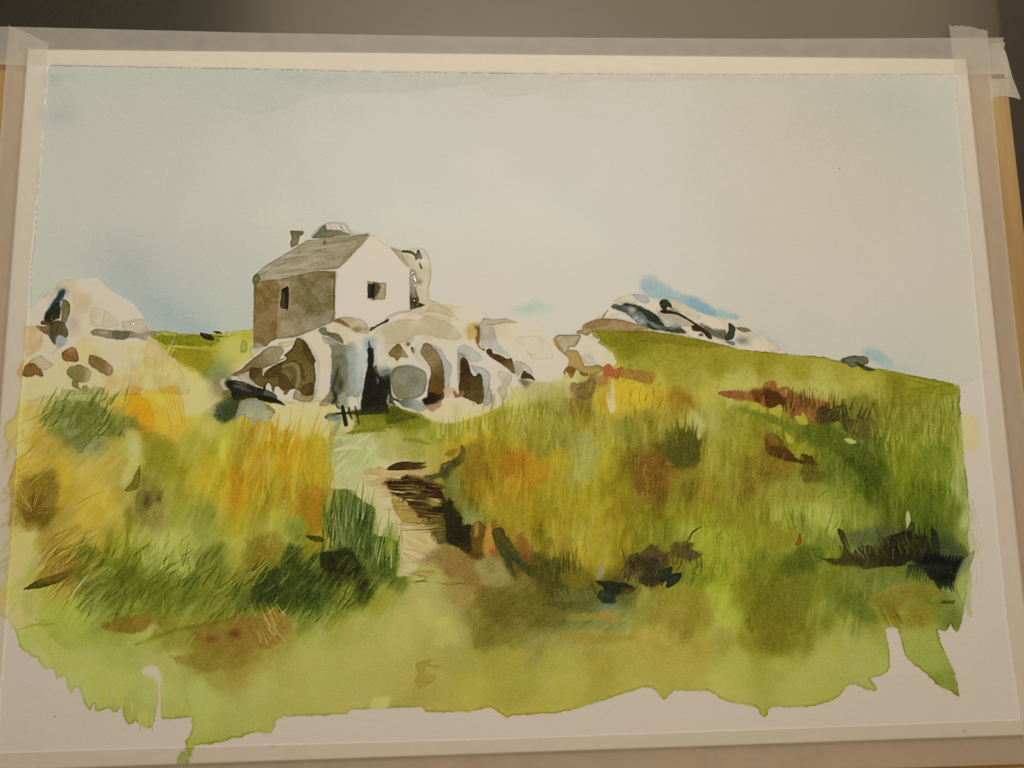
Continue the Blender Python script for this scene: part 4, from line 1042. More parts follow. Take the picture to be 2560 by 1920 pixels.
wash(tD([(436, 376), (470, 350), (540, 360), (600, 345), (680, 362), (800, 430), (870, 480), (920, 545), (1000, 520), (1060, 560), (1092, 602), (980, 600), (900, 585), (760, 560), (660, 505), (580, 440), (500, 400)]), (92, 98, 102), .95, 2.2, 2.5, mott=.2)
wash(tD([(540, 348), (600, 348), (700, 380), (820, 440), (890, 500), (880, 540), (760, 490), (700, 420), (620, 380)]), (38, 46, 54), .92, 3, 3, edge=0)
wash(tD([(440, 376), (520, 375), (600, 420), (560, 425), (490, 400)]), (84, 86, 86), .8, 2.5, 2)
wash(tD([(880, 560), (960, 570), (1040, 560), (1090, 602), (960, 592)]), (54, 60, 64), .85, 3, 2)
wash(tD([(742, 520), (770, 520), (820, 555), (880, 565), (790, 572)]), (58, 64, 68), .95, 1.4, 1)
for x, y in ((650, 470), (620, 400), (700, 500), (850, 590)): blob(*tD([(x, y)])[0], 10, 8, (176, 176, 170), .7)
wash(tD([(850, 410), (960, 390), (1100, 470), (1140, 540), (1050, 545), (920, 540), (850, 460)]), (176, 168, 152), .85, 3, 2)
wash(tD([(855, 345), (880, 312), (920, 312), (960, 350), (962, 385), (925, 375), (915, 400), (875, 395)]), (46, 54, 58), .97, 1.5, 1.5)
wash(tD([(950, 375), (1000, 390), (1040, 430), (960, 410)]), (140, 138, 128), .8, 4, 2, edge=0)
wash(tD([(868, 400), (980, 410), (1100, 470), (1180, 520), (1290, 590), (1312, 642), (1280, 648), (1220, 590), (1150, 582), (1128, 535), (1150, 530), (1100, 490), (1000, 440), (880, 432)]), (58, 32, 22), .98, 1.4, 1.2)
blob(*tD([(1215, 615)])[0], 6, 4, (60, 40, 32), .9)
wash(tD([(1210, 520), (1330, 565), (1430, 580), (1410, 655), (1310, 620)]), (78, 80, 80), .85, 5, 3, edge=0)
wash(tD([(1452, 512), (1500, 535), (1512, 570), (1490, 652), (1415, 655), (1450, 580)]), (54, 62, 70), .97, 1.5, 1.5)
wash(tD([(1425, 665), (1500, 672), (1502, 706), (1450, 690)]), (110, 114, 116), .9, 2, 1.5)
wash(tD([(1518, 552), (1600, 552), (1650, 580), (1580, 592)]), (116, 106, 90), .9, 2, 1.5)
blob(*tD([(1570, 665)])[0], 16, 10, (112, 114, 114), .8)
blob(*tD([(1190, 460)])[0], 8, 10, (170, 168, 162), .8)
blob(*tD([(1700, 610)])[0], 26, 16, (186, 178, 162), .7)
# ridge grass
wash(tD([(260, 600), (330, 580), (520, 590), (760, 575), (980, 615), (1200, 660), (1400, 710), (1300, 730), (1000, 700), (700, 680), (500, 720), (330, 660)]), (118, 108, 26), .6, 5, 5, edge=.1, gran=.6)
t8 = tile(1920, 600, .2893)
wash(t8([(820, 970), (880, 938), (960, 945), (1012, 1000), (1070, 1062), (1060, 1115), (940, 1060), (860, 1020)]), (140, 168, 176), .8, 10, 5, edge=0)
blob(*t8([(1150, 1110)])[0], 40, 10, (164, 176, 174), .5, 15)
wash(t8([(860, 1070), (900, 1068), (1000, 1115), (940, 1112)]), (208, 196, 172), .95, 1.5, 1)
wash(t8([(628, 1045), (650, 1020), (720, 1000), (850, 1010), (866, 1072), (835, 1085), (925, 1120), (900, 1132), (830, 1120), (790, 1090), (720, 1105), (690, 1080), (650, 1065)]), (98, 98, 90), .97, 1.5, 1.5, reg=13)
wash(t8([(740, 1050), (790, 1060), (840, 1090), (922, 1122), (860, 1132), (790, 1100)]), (62, 58, 48), .9, 2, 1.5)
blob(*t8([(650, 1042)])[0], 6, 5, (70, 74, 76), .9)
stroke(t8([(940, 1110), (1250, 1180), (1500, 1235), (1640, 1300)]), 7, (122, 112, 18), .7, 2)
stroke(t8([(960, 1140), (1300, 1230), (1560, 1300)]), 5, (118, 108, 20), .6, 2)
wash(t8([(1560, 1250), (1640, 1290), (1655, 1320), (1500, 1345), (1200, 1290), (1350, 1270)]), (122, 118, 24), .6, 3, 3)
wash(t8([(1670, 1520), (1760, 1520), (1815, 1600), (1820, 1760), (1760, 1820), (1690, 1800)]), (204, 180, 112), .7, 8, 4, edge=.03)

# blue smudge in the middle of the sky
t7 = tile(1100, 700, .2893)
wash(t7([(630, 265), (700, 225), (800, 190), (900, 205), (960, 250), (900, 290), (760, 300), (660, 285)]), (172, 186, 186), .8, 18, 5, edge=0)
wash(t7([(640, 265), (720, 245), (780, 255), (720, 280)]), (156, 178, 184), .5, 9, 4, edge=0)

# --- path
t2 = tile(560, 960, .2893)
wash(t2([(895, 470), (1000, 460), (1290, 480), (1335, 640), (1520, 670), (1570, 780), (1420, 830), (1390, 900), (1480, 1060), (1560, 1190), (1720, 1200), (1870, 1380), (1880, 1480), (1710, 1535), (1630, 1640), (1560, 1652), (1488, 1650), (1512, 1400), (1460, 1330), (1296, 1290),
         (1312, 1090), (1240, 1030), (1160, 980), (1100, 915), (915, 885), (900, 700)]), (178, 172, 122), 1, 2, 3, edge=0, col2=(194, 172, 132), g=t2([(1100, 620), (1350, 1050)]), reg=16)
wash(t2([(640, 330), (760, 260), (900, 260), (960, 330), (950, 420), (880, 460), (760, 460), (680, 420)]), (188, 182, 128), .9, 8, 4, edge=0)
wash(t2([(890, 260), (960, 250), (1040, 270), (1000, 370), (960, 440), (900, 460), (960, 330)]), (134, 142, 104), .8, 5, 4, edge=.05)
wash(t2([(920, 480), (1060, 470), (1120, 520), (1040, 640), (960, 700), (915, 640)]), (152, 152, 104), .7, 6, 4, edge=0, dry=(-50, 60, 14, .42))
wash(t2([(1060, 560), (1250, 520), (1300, 640), (1200, 720), (1080, 700)]), (166, 164, 108), .6, 7, 4, edge=0)
grass(26, (830, 1110, 930, 1200), 60, 40, 8, 5, [(196, 190, 140), (160, 160, 108), (200, 194, 146)], .6)
stroke(t2([(965, 570), (1080, 548), (1190, 560)]), [8, 9, 5], (206, 198, 142), .9)
stroke(t2([(1240, 540), (1265, 575)]), [6, 5], (210, 202, 150), .9)
wash(t2([(1215, 745), (1330, 715), (1420, 725), (1600, 735), (1730, 770), (1700, 810), (1560, 790), (1420, 830), (1380, 880), (1270, 890), (1230, 840), (1350, 800), (1220, 780)]), (182, 148, 98), .8, 4, 4, edge=.06)
grass(24, (980, 1290, 1100, 1420), 50, -70, 10, 4, [(170, 134, 76), (184, 152, 96), (160, 124, 66)], .6)
wash(t2([(1560, 1210), (1720, 1210), (1860, 1380), (1840, 1450), (1700, 1470), (1600, 1400), (1560, 1300)]), (188, 156, 104), .7, 6, 4, edge=.04, dry=(20, 50, 10, .35))
grass(16, (990, 1360, 1010, 1440), 80, -4, 5, 2.5, [(156, 134, 84)], .55)
# leaf, dark earth bank
wash(t2([(1408, 742), (1440, 705), (1490, 682), (1560, 670), (1650, 676), (1745, 680), (1700, 705), (1755, 714), (1700, 735), (1600, 744), (1480, 748)]), (64, 42, 26), .97, 1.4, 1)
wash(t2([(1450, 990), (1540, 1010), (1680, 1150), (1740, 1200), (1640, 1200), (1540, 1190), (1480, 1090)]), (150, 126, 58), .9, 4, 4, edge=.03)
wash(t2([(1380, 875), (1420, 830), (1500, 815), (1580, 793), (1720, 830), (1880, 860), (1902, 960), (1932, 1010), (1985, 1008), (1975, 1080), (1930, 1130), (1860, 1150), (1740, 1180), (1660, 1110), (1560, 1020), (1450, 935)]), (46, 27, 13), .97, 7, 7, edge=0, mott=.2, dry=(8, 60, 8, .26))
for i in range(80):
    x, y = rng.uniform(1400, 1900), rng.uniform(820, 1140)
    if y > 880 + (x - 1400) * .55 + 60: continue
    stroke(t2([(x, y), (x + rng.uniform(50, 130), y + rng.uniform(8, 34))]), rng.uniform(2, 5), [(30, 14, 8), (90, 66, 38), (46, 26, 14), (70, 48, 24)][i % 4], .3, 1.6)
wash(t2([(1740, 1180), (1920, 1110), (1960, 1170), (2060, 1150), (2075, 1220), (2140, 1230), (2145, 1400), (2110, 1455), (2010, 1405), (1860, 1375), (1770, 1260)]), (88, 78, 50), .9, 7, 7, edge=0, dry=(-10, 40, 8, .24), col2=(38, 32, 22), g=t2([(1840, 1260), (2050, 1250)]))
wash(t2([(1890, 1010), (1985, 1008), (1975, 1060), (2030, 1070), (2030, 1140), (2070, 1150), (2075, 1220), (2140, 1222), (2140, 1430), (2060, 1430), (1990, 1330), (1940, 1240), (1900, 1120)]), (40, 36, 28), .85, 6, 6, edge=0, dry=(-20, 40, 9, .26))
for i in range(34):
    x, y = rng.uniform(1780, 2060), rng.uniform(1180, 1360)
    stroke(t2([(x, y + 14), (x + rng.uniform(60, 140), y - 10)]), rng.uniform(2, 4), [(110, 100, 72), (48, 42, 30)][i % 2], .55, 1.2)
wash(t2([(1860, 1400), (2000, 1410), (2110, 1450), (2230, 1480), (2260, 1620), (2150, 1660), (1950, 1640), (1840, 1560), (1690, 1535)]), (134, 110, 66), .85, 8, 6, edge=0, gran=.3)
grass(40, (1060, 1390, 1180, 1460), 60, -80, 12, 4, [(150, 126, 74), (112, 88, 48)], .5)
wash(t2([(1715, 800), (1850, 765), (1880, 690), (1960, 660), (2030, 610), (2050, 530), (2085, 560), (2090, 600), (2070, 680), (1990, 740), (1910, 850), (1880, 810), (1800, 822)]), (70, 64, 40), .95, 2.2, 2.5)
wash(t2([(1905, 610), (1950, 570), (2030, 560), (2000, 600), (1960, 630)]), (122, 92, 38), .8, 3, 2)
stroke(t2([(1710, 830), (1800, 850), (1910, 870)]), 4, (120, 104, 76), .8)
stroke(t2([(1895, 700), (1910, 720), (1920, 695), (1955, 688)]), 2.5, (176, 172, 158), .8)
wash(t2([(1880, 870), (1990, 760), (2060, 800), (2050, 1000), (2060, 1090), (1980, 1010), (1930, 1000)]), (104, 104, 60), .75, 7, 4, edge=0)
blob(*t2([(2110, 1150)])[0], 22, 24, (128, 138, 100), .7)
stroke(t2([(1925, 440), (1950, 500), (1960, 545)]), 2, (116, 104, 50), .7)
# ground under the boulders: dark green edge, rail and posts
wash(t2([(1160, 300), (1400, 240), (1440, 170), (1560, 230), (1700, 290), (1800, 330), (1700, 380), (1500, 390), (1300, 400), (1060, 440), (1100, 400)]), (116, 116, 36), .85, 5, 5, edge=.05, gran=.4)
wash(t2([(1400, 250), (1460, 190), (1560, 240), (1690, 285), (1560, 330), (1420, 340)]), (72, 78, 16), .7, 6, 5, edge=0, gran=.4)
stroke(t2([(1060, 425), (1200, 405), (1320, 400), (1400, 405)]), [4, 9, 8, 3], (112, 112, 48), .7, 2)
stroke(t2([(1560, 480), (1660, 490), (1770, 520)]), [6, 11, 3], (110, 108, 40), .75, 3)
wash(t2([(1180, 230), (1400, 215), (1410, 250), (1200, 268), (1000, 265), (890, 300), (880, 272), (960, 250)]), (46, 44, 34), .95, 1.6, 1.5)
wash(t2([(885, 268), (960, 262), (1010, 290), (960, 320), (900, 318)]), (122, 132, 124), .8, 3, 2)
stroke(t2([(1025, 195), (1035, 250), (1055, 350)]), [8, 11, 11], (32, 30, 22), .97, 1.3)
stroke(t2([(1080, 205), (1085, 250), (1108, 302)]), [5, 7, 4], (34, 32, 24), .95, 1.3)
stroke(t2([(1135, 200), (1150, 260), (1168, 350)]), [5, 8, 4], (34, 32, 24), .95, 1.3)

# blades over the foot of the boulders
for i in range(120):
    x = rng.uniform(1085, 1440)
    y0 = np.interp(x, [1085, 1200, 1300, 1440], [1066, 1056, 1020, 975]) + rng.uniform(-4, 22)
    stroke([(x, y0 + 14), (x + rng.normal() * 3, y0 - rng.uniform(8, 34))], rng.uniform(4, 8), [(160, 152, 62), (146, 140, 52), (178, 168, 92), (130, 124, 48)][i % 4], .6, 1.4, (1, .15))
for i in range(50):
    x = rng.uniform(640, 830)
    stroke([(x, 1098 + rng.uniform(-6, 10)), (x + rng.normal() * 4, 1070 - rng.uniform(0, 26))], rng.uniform(4, 8), [(176, 158, 50), (180, 172, 96)][i % 2], .5, 1.4, (1, .15))
for i in range(60):
    x, y = rng.uniform(960, 1030), rng.uniform(1200, 1330)
    x += (y - 1200) * .55
    stroke([(x + 40, y), (x - rng.uniform(10, 50), y + rng.uniform(-8, 6))], rng.uniform(2, 4.5), [(112, 86, 50), (150, 122, 74), (86, 60, 34)][i % 3], .5, 1.3, (.8, .1))

# --- grass strokes over the meadow
# yellow broom left of the path
grass(240, (560, 1080, 830, 1290), 78, 10, 9, 6, [(162, 112, 18), (186, 164, 56), (148, 128, 24), (176, 146, 34), (170, 128, 20)], .38)
wash(t2([(480, 440), (560, 380), (640, 480), (620, 620), (560, 760), (500, 800), (470, 640)]), (168, 124, 18), .6, 9, 5, edge=0, dry=(-72, 70, 10, .35))
wash(t2([(60, 760), (130, 740), (160, 900), (140, 1060), (70, 1040)]), (160, 116, 14), .6, 8, 5, edge=0)
wash(t2([(700, 900), (820, 880), (860, 1000), (850, 1180), (810, 1280), (740, 1240), (680, 1120), (610, 1130)]), (148, 108, 24), .7, 7, 5, edge=.03, dry=(-78, 70, 9, .3))
wash(t2([(720, 470), (830, 440), (890, 560), (895, 860), (820, 900), (740, 800)]), (166, 144, 26), .5, 8, 4, edge=.03)
grass(26, (810, 1120, 822, 1210), 26, 40, 20, 4, [(170, 150, 40)], .6)
# green bush left of the path
BUSH = t2([(850, 1040), (920, 1090), (1000, 925), (1080, 920), (1160, 985), (1270, 1050), (1310, 1100), (1300, 1290), (1460, 1330), (1510, 1420), (1490, 1650), (1200, 1650), (900, 1640), (600, 1640), (450, 1600), (540, 1300), (700, 1220), (840, 1200)])
wash(t2([(1000, 920), (1080, 918), (1160, 985), (1240, 1030), (1306, 1090), (1300, 1300), (1200, 1400), (1000, 1400), (880, 1280), (860, 1120), (940, 1080), (1000, 1000)]), (104, 120, 60), .75, 3, 4, edge=.04, dry=(-84, 80, 9, .3))
wash(t2([(1240, 1120), (1300, 1080), (1306, 1300), (1240, 1500), (1140, 1480), (1170, 1250)]), (76, 104, 34), .7, 5, 4, edge=0, dry=(-80, 90, 10, .35))
wash(t2([(1280, 1330), (1460, 1335), (1508, 1420), (1495, 1640), (1300, 1640), (1240, 1500)]), (98, 122, 42), .8, 3, 4, edge=.05)
grass(150, (800, 1270, 990, 1430), 70, 7, 7, 5, [(62, 88, 26), (128, 148, 70), (88, 112, 40), (70, 96, 30)], .5, poly=BUSH)
grass(60, (820, 1290, 985, 1420), 80, 6, 5, 3.2, [(150, 164, 92), (164, 172, 104), (138, 154, 80)], .6, poly=BUSH)
blob(*t2([(1440, 1390)])[0], 14, 26, (140, 138, 48), .7)
wash(t2([(690, 1310), (780, 1310), (850, 1330), (850, 1365), (770, 1355)]), (64, 80, 28), .85, 2.5, 2)
tM = tile(600, 1240, .217)
wash(tM([(240, 960), (330, 780), (470, 760), (560, 560), (640, 600), (760, 580), (700, 700), (780, 760), (700, 900), (560, 1020), (420, 1160), (240, 1150), (190, 1060)]), (66, 82, 32), .65, 9, 7, edge=0, gran=.35, dry=(-55, 40, 8, .26))
wash(tM([(930, 660), (1060, 640), (1240, 600), (1330, 700), (1400, 820), (1350, 900), (1320, 960), (1290, 910), (1150, 910), (1120, 950), (1040, 880), (940, 820)]), (40, 46, 20), .9, 5, 5, edge=0, col2=(28, 24, 10), g=tM([(1150, 720), (1130, 880)]))
wash(tM([(560, 250), (680, 240), (760, 340), (720, 480), (600, 500), (540, 400)]), (124, 140, 58), .6, 7, 5, edge=0)
wash(tM([(60, 480), (130, 500), (260, 440), (430, 420), (520, 520), (470, 680), (380, 760), (250, 760), (140, 660)]), (126, 106, 42), .65, 9, 6, edge=0, gran=.5)
grass(330, (560, 1400, 930, 1560), 46, 36, 14, 4.5, [(58, 82, 24), (120, 140, 58), (78, 100, 32), (134, 144, 66), (66, 86, 22)], .5,
      poly=[(560, 1470), (640, 1400), (760, 1380), (900, 1420), (930, 1480), (880, 1530), (780, 1570), (640, 1560), (560, 1540)])
for i in range(40):
    x, y = rng.uniform(790, 880), rng.uniform(1440, 1510)
    stroke([(x, y), (x + rng.uniform(20, 45), y + rng.uniform(3, 20))], rng.uniform(3, 6), [(104, 108, 36), (86, 98, 30)][i % 2], .55)
grass(300, (190, 1370, 620, 1560), 44, 34, 14, 4.5, [(82, 98, 24), (134, 146, 64), (96, 108, 34), (74, 92, 26), (120, 132, 54)], .45)
grass(60, (300, 1350, 470, 1420), 40, 20, 14, 5, [(110, 122, 40), (160, 162, 78)], .4)
# golden tuft and dark tuft on the left
wash([(300, 990), (330, 965), (390, 975), (440, 965), (452, 1020), (455, 1065), (400, 1062), (380, 1062), (350, 1055), (345, 1030), (300, 1030)], (196, 158, 44), .7, 6, 4, edge=.03, dry=(-75, 60, 9, .28))
wash([(322, 990), (345, 985), (375, 1010), (390, 1060), (350, 1058), (345, 1030), (318, 1020)], (200, 140, 20), .85, 5, 3, edge=0)
for i in range(7): stroke([(398 + i * 8 + rng.normal() * 2, 966), (416 + i * 7, 1010), (428 + i * 6, 1066)], [2, 4, 3], (180, 146, 28), .75)
for i in range(4): stroke([(408 + i * 10, 985), (424 + i * 7, 1030), (434 + i * 6, 1062)], [1, 3, 2], (202, 180, 100), .7)
wash([(110, 1010), (140, 1000), (180, 1000), (240, 1005), (270, 1030), (330, 1045), (340, 1065), (290, 1090), (240, 1090), (205, 1130), (190, 1125), (170, 1100), (130, 1090), (110, 1070)], (112, 118, 64), .75, 4, 5, edge=.05, gran=.3)
wash([(156, 1058), (180, 1040), (200, 1062), (190, 1090), (165, 1092)], (132, 136, 92), .7, 5, 3, edge=.08)
wash([(186, 975), (250, 965), (262, 985), (240, 1000), (180, 1005), (155, 1000), (160, 975)], (148, 146, 92), .75, 4, 4, edge=.05)
wash([(70, 1000), (140, 985), (140, 1010), (90, 1022)], (168, 156, 96), .7, 5, 4, edge=.04)
grass(120, (100, 1000, 320, 1100), 46, 32, 12, 5, [(84, 98, 36), (140, 140, 80), (104, 112, 50), (92, 104, 40)], .5)
grass(60, (40, 1020, 120, 1200), 40, 48, 12, 5, [(150, 124, 46), (184, 162, 84), (166, 136, 50)], .5)
stroke([(112, 1092), (150, 1060)], 3, (80, 80, 34), .7)
wash([(355, 1080), (385, 1078), (430, 1100), (440, 1150), (470, 1180), (420, 1190), (370, 1160), (350, 1120)], (130, 122, 36), .6, 8, 5, edge=0, gran=.4)
wash([(312, 1075), (345, 1080), (352, 1110), (345, 1160), (318, 1220), (300, 1200), (325, 1140)], (178, 168, 104), .6, 5, 4, edge=.03)
wash([(352, 1162), (352, 1200), (345, 1222), (312, 1228), (330, 1205), (342, 1180)], (104, 92, 42), .85, 2.5, 2)
wash([(345, 1228), (375, 1228), (408, 1228), (402, 1260), (390, 1250), (370, 1275), (340, 1280)], (116, 104, 60), .8, 4, 3, edge=.05)
blob(368, 1252, 9, 16, (72, 58, 36), .8)
blob(398, 1248, 6, 10, (84, 70, 42), .7)
stroke([(392, 1300), (398, 1288)], 6, (96, 92, 44), .7)
stroke([(404, 1300), (410, 1285)], 3, (90, 86, 40), .7)
stroke([(190, 1265), (225, 1242), (270, 1225)], 4, (138, 120, 44), .6)
wash([(36, 1240), (60, 1200), (100, 1180), (140, 1175), (145, 1230), (140, 1260), (110, 1290), (100, 1306), (70, 1300), (48, 1280)], (116, 94, 40), .75, 10, 7, edge=0, dry=(-40, 40, 7, .30))
wash([(60, 1265), (80, 1235), (105, 1240), (108, 1290), (80, 1304), (58, 1292)], (94, 74, 32), .7, 9, 6, edge=0, gran=.4)
for i in range(50):
    a_ = math.radians(rng.uniform(-70, 95))
    l0, l1 = rng.uniform(5, 30), rng.uniform(50, 110)
    cx, cy = 82, 1282
    stroke([(cx + math.sin(a_) * l0, cy - math.cos(a_) * l0), (cx + math.sin(a_) * l1, cy - math.cos(a_) * l1 * .9)], rng.uniform(2, 4), [(112, 90, 36), (178, 154, 62), (98, 78, 32), (190, 166, 74)][i % 4], .5)
for i in range(110):
    t = rng.uniform(0, 1)
    x, y = 175 + rng.normal() * 26 + t * 60, 1320 + t * 120 + rng.normal() * 12
    l = rng.uniform(50, 120)
    an = math.radians(rng.uniform(28, 58))
    stroke([(x, y), (x - math.cos(an) * l * .6 - 4, y + math.sin(an) * l * .5), (x - math.cos(an) * l, y + math.sin(an) * l)], rng.uniform(2.5, 7), [(116, 92, 36), (150, 128, 50), (104, 82, 32), (176, 156, 64), (132, 110, 42)][i % 5], .5, 1.3, (.4, .1))
wash([(60, 1473), (100, 1448), (130, 1440), (190, 1420), (160, 1450), (110, 1468)], (70, 62, 26), .9, 2, 2)
wash([(95, 1448), (130, 1405), (175, 1385), (200, 1400), (190, 1430), (140, 1450)], (124, 98, 42), .6, 5, 5, edge=.03, dry=(-40, 60, 8, .3))
wash([(195, 1370), (240, 1368), (235, 1400), (205, 1440), (215, 1450), (190, 1450), (196, 1400)], (82, 94, 36), .6, 9, 6, edge=0, dry=(-50, 40, 7, .3))
blob(215, 1460, 20, 14, (84, 104, 70), .6)
stroke([(176, 1500), (195, 1470), (222, 1438)], [3, 5, 3], (184, 180, 112), .75)
wash([(270, 1330), (285, 1330), (280, 1400), (310, 1380), (320, 1290), (330, 1290), (325, 1370), (345, 1395), (290, 1420), (262, 1400)], (110, 112, 34), .6, 5, 4, edge=0)
for i in range(14): stroke([(75 + rng.uniform(0, 40), 1545 + rng.uniform(0, 22)), (110 + rng.uniform(0, 40), 1548 + rng.uniform(0, 22))], 4, (124, 126, 46), .55)
stroke([(45, 1575), (90, 1562), (130, 1558)], 6, (130, 126, 50), .5)
# pale strip on the far left, over the edge of the tape
grass(40, (22, 1300, 60, 1500), 70, -130, 14, 3.5, [(150, 142, 74), (186, 174, 110)], .5)
# brown lower-left patches
t9 = tile(0, 1440, .2893)
wash(t9([(1650, 445), (1850, 400), (2100, 350), (2400, 340), (2520, 420), (2480, 520), (2350, 600), (2200, 640), (2000, 700), (1850, 640), (1720, 560)]), (126, 100, 50), .7, 8, 6, edge=0, gran=.35)
wash(t9([(1480, 700), (1700, 670), (2000, 670), (2250, 690), (2150, 760), (1900, 810), (1650, 790)]), (124, 108, 48), .65, 8, 6, edge=0, gran=.35)
wash(t9([(890, 410), (1050, 350), (1290, 350), (1310, 410), (1250, 470), (1100, 490), (930, 470)]), (112, 88, 40), .75, 6, 5, edge=0, gran=.4)
wash(t9([(1130, 355), (1260, 350), (1270, 420), (1160, 440)]), (136, 104, 52), .6, 6, 4, edge=0)
stroke(t9([(1180, 590), (1440, 490), (1700, 430), (2000, 370)]), [4, 9, 8, 5], (104, 98, 36), .65, 4)
blob(*t9([(2030, 498)])[0], 12, 10, (88, 44, 26), .8)
blob(*t9([(1840, 538)])[0], 18, 6, (96, 56, 34), .7)
wash(t9([(2280, 320), (2360, 300), (2500, 340), (2520, 420), (2440, 440), (2340, 400)]), (140, 104, 44), .6, 5, 4, edge=0)
grass(50, (640, 1530, 730, 1620), 44, -28, 10, 4, [(150, 120, 54), (164, 154, 84), (130, 104, 44)], .5)
stroke(t9([(1270, 540), (1330, 430), (1420, 490)]), 14, (162, 160, 84), .5, 5)
stroke(t9([(1420, 210), (1410, 300)]), 12, (150, 156, 84), .6, 3)
stroke(t9([(1510, 260), (1470, 340)]), 9, (146, 150, 80), .6, 3)
stroke([(690, 1620), (697, 1680), (700, 1720)], 4, (142, 136, 66), .5, 2)
# brush mark low in the middle
t10 = tile(640, 1440, .2893)
wash(t10([(1380, 760), (1450, 730), (1560, 705), (1500, 750), (1610, 782), (1500, 815), (1460, 835), (1560, 850), (1545, 900), (1480, 940), (1400, 985), (1385, 930), (1362, 905), (1400, 850)]), (142, 124, 52), .8, 3, 3, edge=.04, dry=(-16, 40, 8, .28))
wash(t10([(1000, 1060), (1030, 1040), (1160, 1040), (1140, 1135), (990, 1138)]), (176, 164, 96), .8, 3, 2, edge=.03)
# right of the path: orange, brown, green passages
t3 = tile(1120, 1080, .2893)
wash(t3([(440, 230), (520, 180), (640, 200), (760, 230), (860, 300), (860, 420), (760, 480), (640, 460), (540, 420), (460, 360)]), (164, 118, 20), .65, 10, 6, edge=0, gran=.3)
wash(t3([(530, 230), (600, 200), (650, 280), (600, 360), (540, 330)]), (162, 104, 18), .45, 10, 6, edge=0, dry=(-86, 40, 7, .3))
grass(30, (1250, 1140, 1320, 1200), 50, 4, 6, 2.5, [(128, 86, 20), (140, 92, 20), (112, 84, 26)], .6)
grass(30, (1230, 1190, 1320, 1290), 60, 4, 6, 4, [(180, 156, 60), (150, 124, 30)], .4)
wash(t3([(900, 160), (1060, 160), (1072, 260), (1060, 330), (960, 330), (900, 280)]), (166, 144, 30), .6, 5, 4, edge=.03)
wash(t3([(1080, 150), (1250, 130), (1340, 170), (1280, 260), (1260, 390), (1180, 420), (1090, 330)]), (150, 146, 74), .65, 8, 5, edge=0, gran=.3)
wash(t3([(1360, 190), (1460, 160), (1480, 280), (1420, 420), (1310, 380), (1300, 270)]), (160, 142, 34), .6, 7, 4, edge=0, gran=.2)
wash(t3([(1610, 350), (1640, 240), (1690, 180), (1770, 165), (1860, 230), (1905, 400), (1880, 520), (1720, 545), (1620, 500)]), (116, 84, 38), .95, 9, 7, edge=0, gran=.5, dry=(-84, 40, 9, .32))
wash(t3([(1750, 120), (1900, 70), (2100, 60), (2170, 150), (2080, 300), (1920, 260), (1860, 200)]), (82, 78, 34), .95, 9, 7, edge=0, gran=.5, dry=(-84, 40, 9, .30))
wash(t3([(150, 120), (300, 100), (320, 250), (280, 400), (170, 420), (120, 300)]), (120, 100, 32), .6, 10, 6, edge=0, gran=.4)
wash(t3([(20, 340), (100, 330), (110, 560), (200, 690), (130, 720), (60, 600)]), (118, 116, 62), .7, 6, 4, edge=0)
wash(t3([(130, 700), (240, 690), (300, 740), (220, 800), (130, 770)]), (128, 132, 84), .7, 6, 4, edge=0)
grass(420, (1140, 1080, 1780, 1380), 34, 4, 14, 4, [(124, 108, 24), (168, 150, 46), (136, 126, 30), (150, 128, 28), (112, 104, 30)], .30)
grass(260, (1180, 980, 1720, 1130), 34, 2, 10, 4, [(118, 110, 44), (170, 160, 66), (104, 98, 40), (150, 142, 54)], .38)
wash(t3([(0, 590), (40, 600), (35, 650), (130, 730), (122, 800), (200, 800), (212, 900), (200, 1012), (150, 1032), (80, 980), (-20, 920)]), (38, 32, 24), .92, 3, 3, edge=0)
wash(t3([(80, 960), (200, 1000), (290, 1080), (270, 1110), (160, 1060)]), (66, 46, 22), .8, 5, 4, edge=0)
wash(t3([(200, 830), (240, 780), (280, 770), (335, 830), (332, 900), (292, 960), (315, 1085), (250, 1062), (200, 960)]), (98, 72, 36), .9, 3, 3, edge=.05)
wash(t3([(240, 780), (262, 780), (260, 880), (225, 900)]), (146, 128, 60), .7, 4, 2, edge=0)
wash(t3([(305, 920), (340, 820), (352, 775), (385, 850), (405, 1000), (372, 1065), (315, 1042)]), (172, 128, 52), .85, 3, 3, edge=.03)
blob(*t3([(378, 1030)])[0], 8, 9, (156, 66, 28), .85)
wash(t3([(380, 860), (452, 820), (502, 880), (562, 980), (662, 1062), (722, 1120), (702, 1242), (640, 1192), (560, 1122), (582, 1242), (500, 1192), (480, 1100), (420, 1000)]), (78, 66, 36), .92, 2.2, 3, col2=(60, 68, 50), g=t3([(450, 920), (560, 1150)]))
wash(t3([(590, 900), (640, 880), (720, 1000), (730, 1130), (660, 1110), (600, 1020)]), (124, 82, 38), .7, 6, 4, edge=0)
blob(*t3([(675, 1085)])[0], 5, 10, (132, 52, 24), .8)
wash(t3([(720, 1062), (760, 1030), (800, 1040), (870, 1092), (960, 1080), (1000, 1200), (1060, 1330), (940, 1340), (830, 1292), (715, 1252)]), (72, 70, 34), .85, 6, 6, edge=0, gran=.3)
grass(60, (1330, 1400, 1450, 1440), 44, 4, 12, 4, [(72, 66, 30), (110, 96, 36), (58, 54, 26)], .6)
wash([(1330, 1425), (1420, 1405), (1480, 1440), (1505, 1480), (1525, 1505), (1480, 1532), (1400, 1512), (1340, 1465)], (76, 72, 38), .6, 9, 7, edge=0, gran=.4, dry=(-80, 40, 8, .28))
grass(50, (1340, 1440, 1500, 1500), 40, 6, 14, 4, [(70, 66, 32), (112, 100, 44), (56, 56, 32)], .5)
wash(t3([(960, 1240), (1100, 1200), (1260, 1230), (1290, 1290), (1180, 1340), (1050, 1350)]), (118, 104, 36), .6, 8, 6, edge=0, gran=.3)
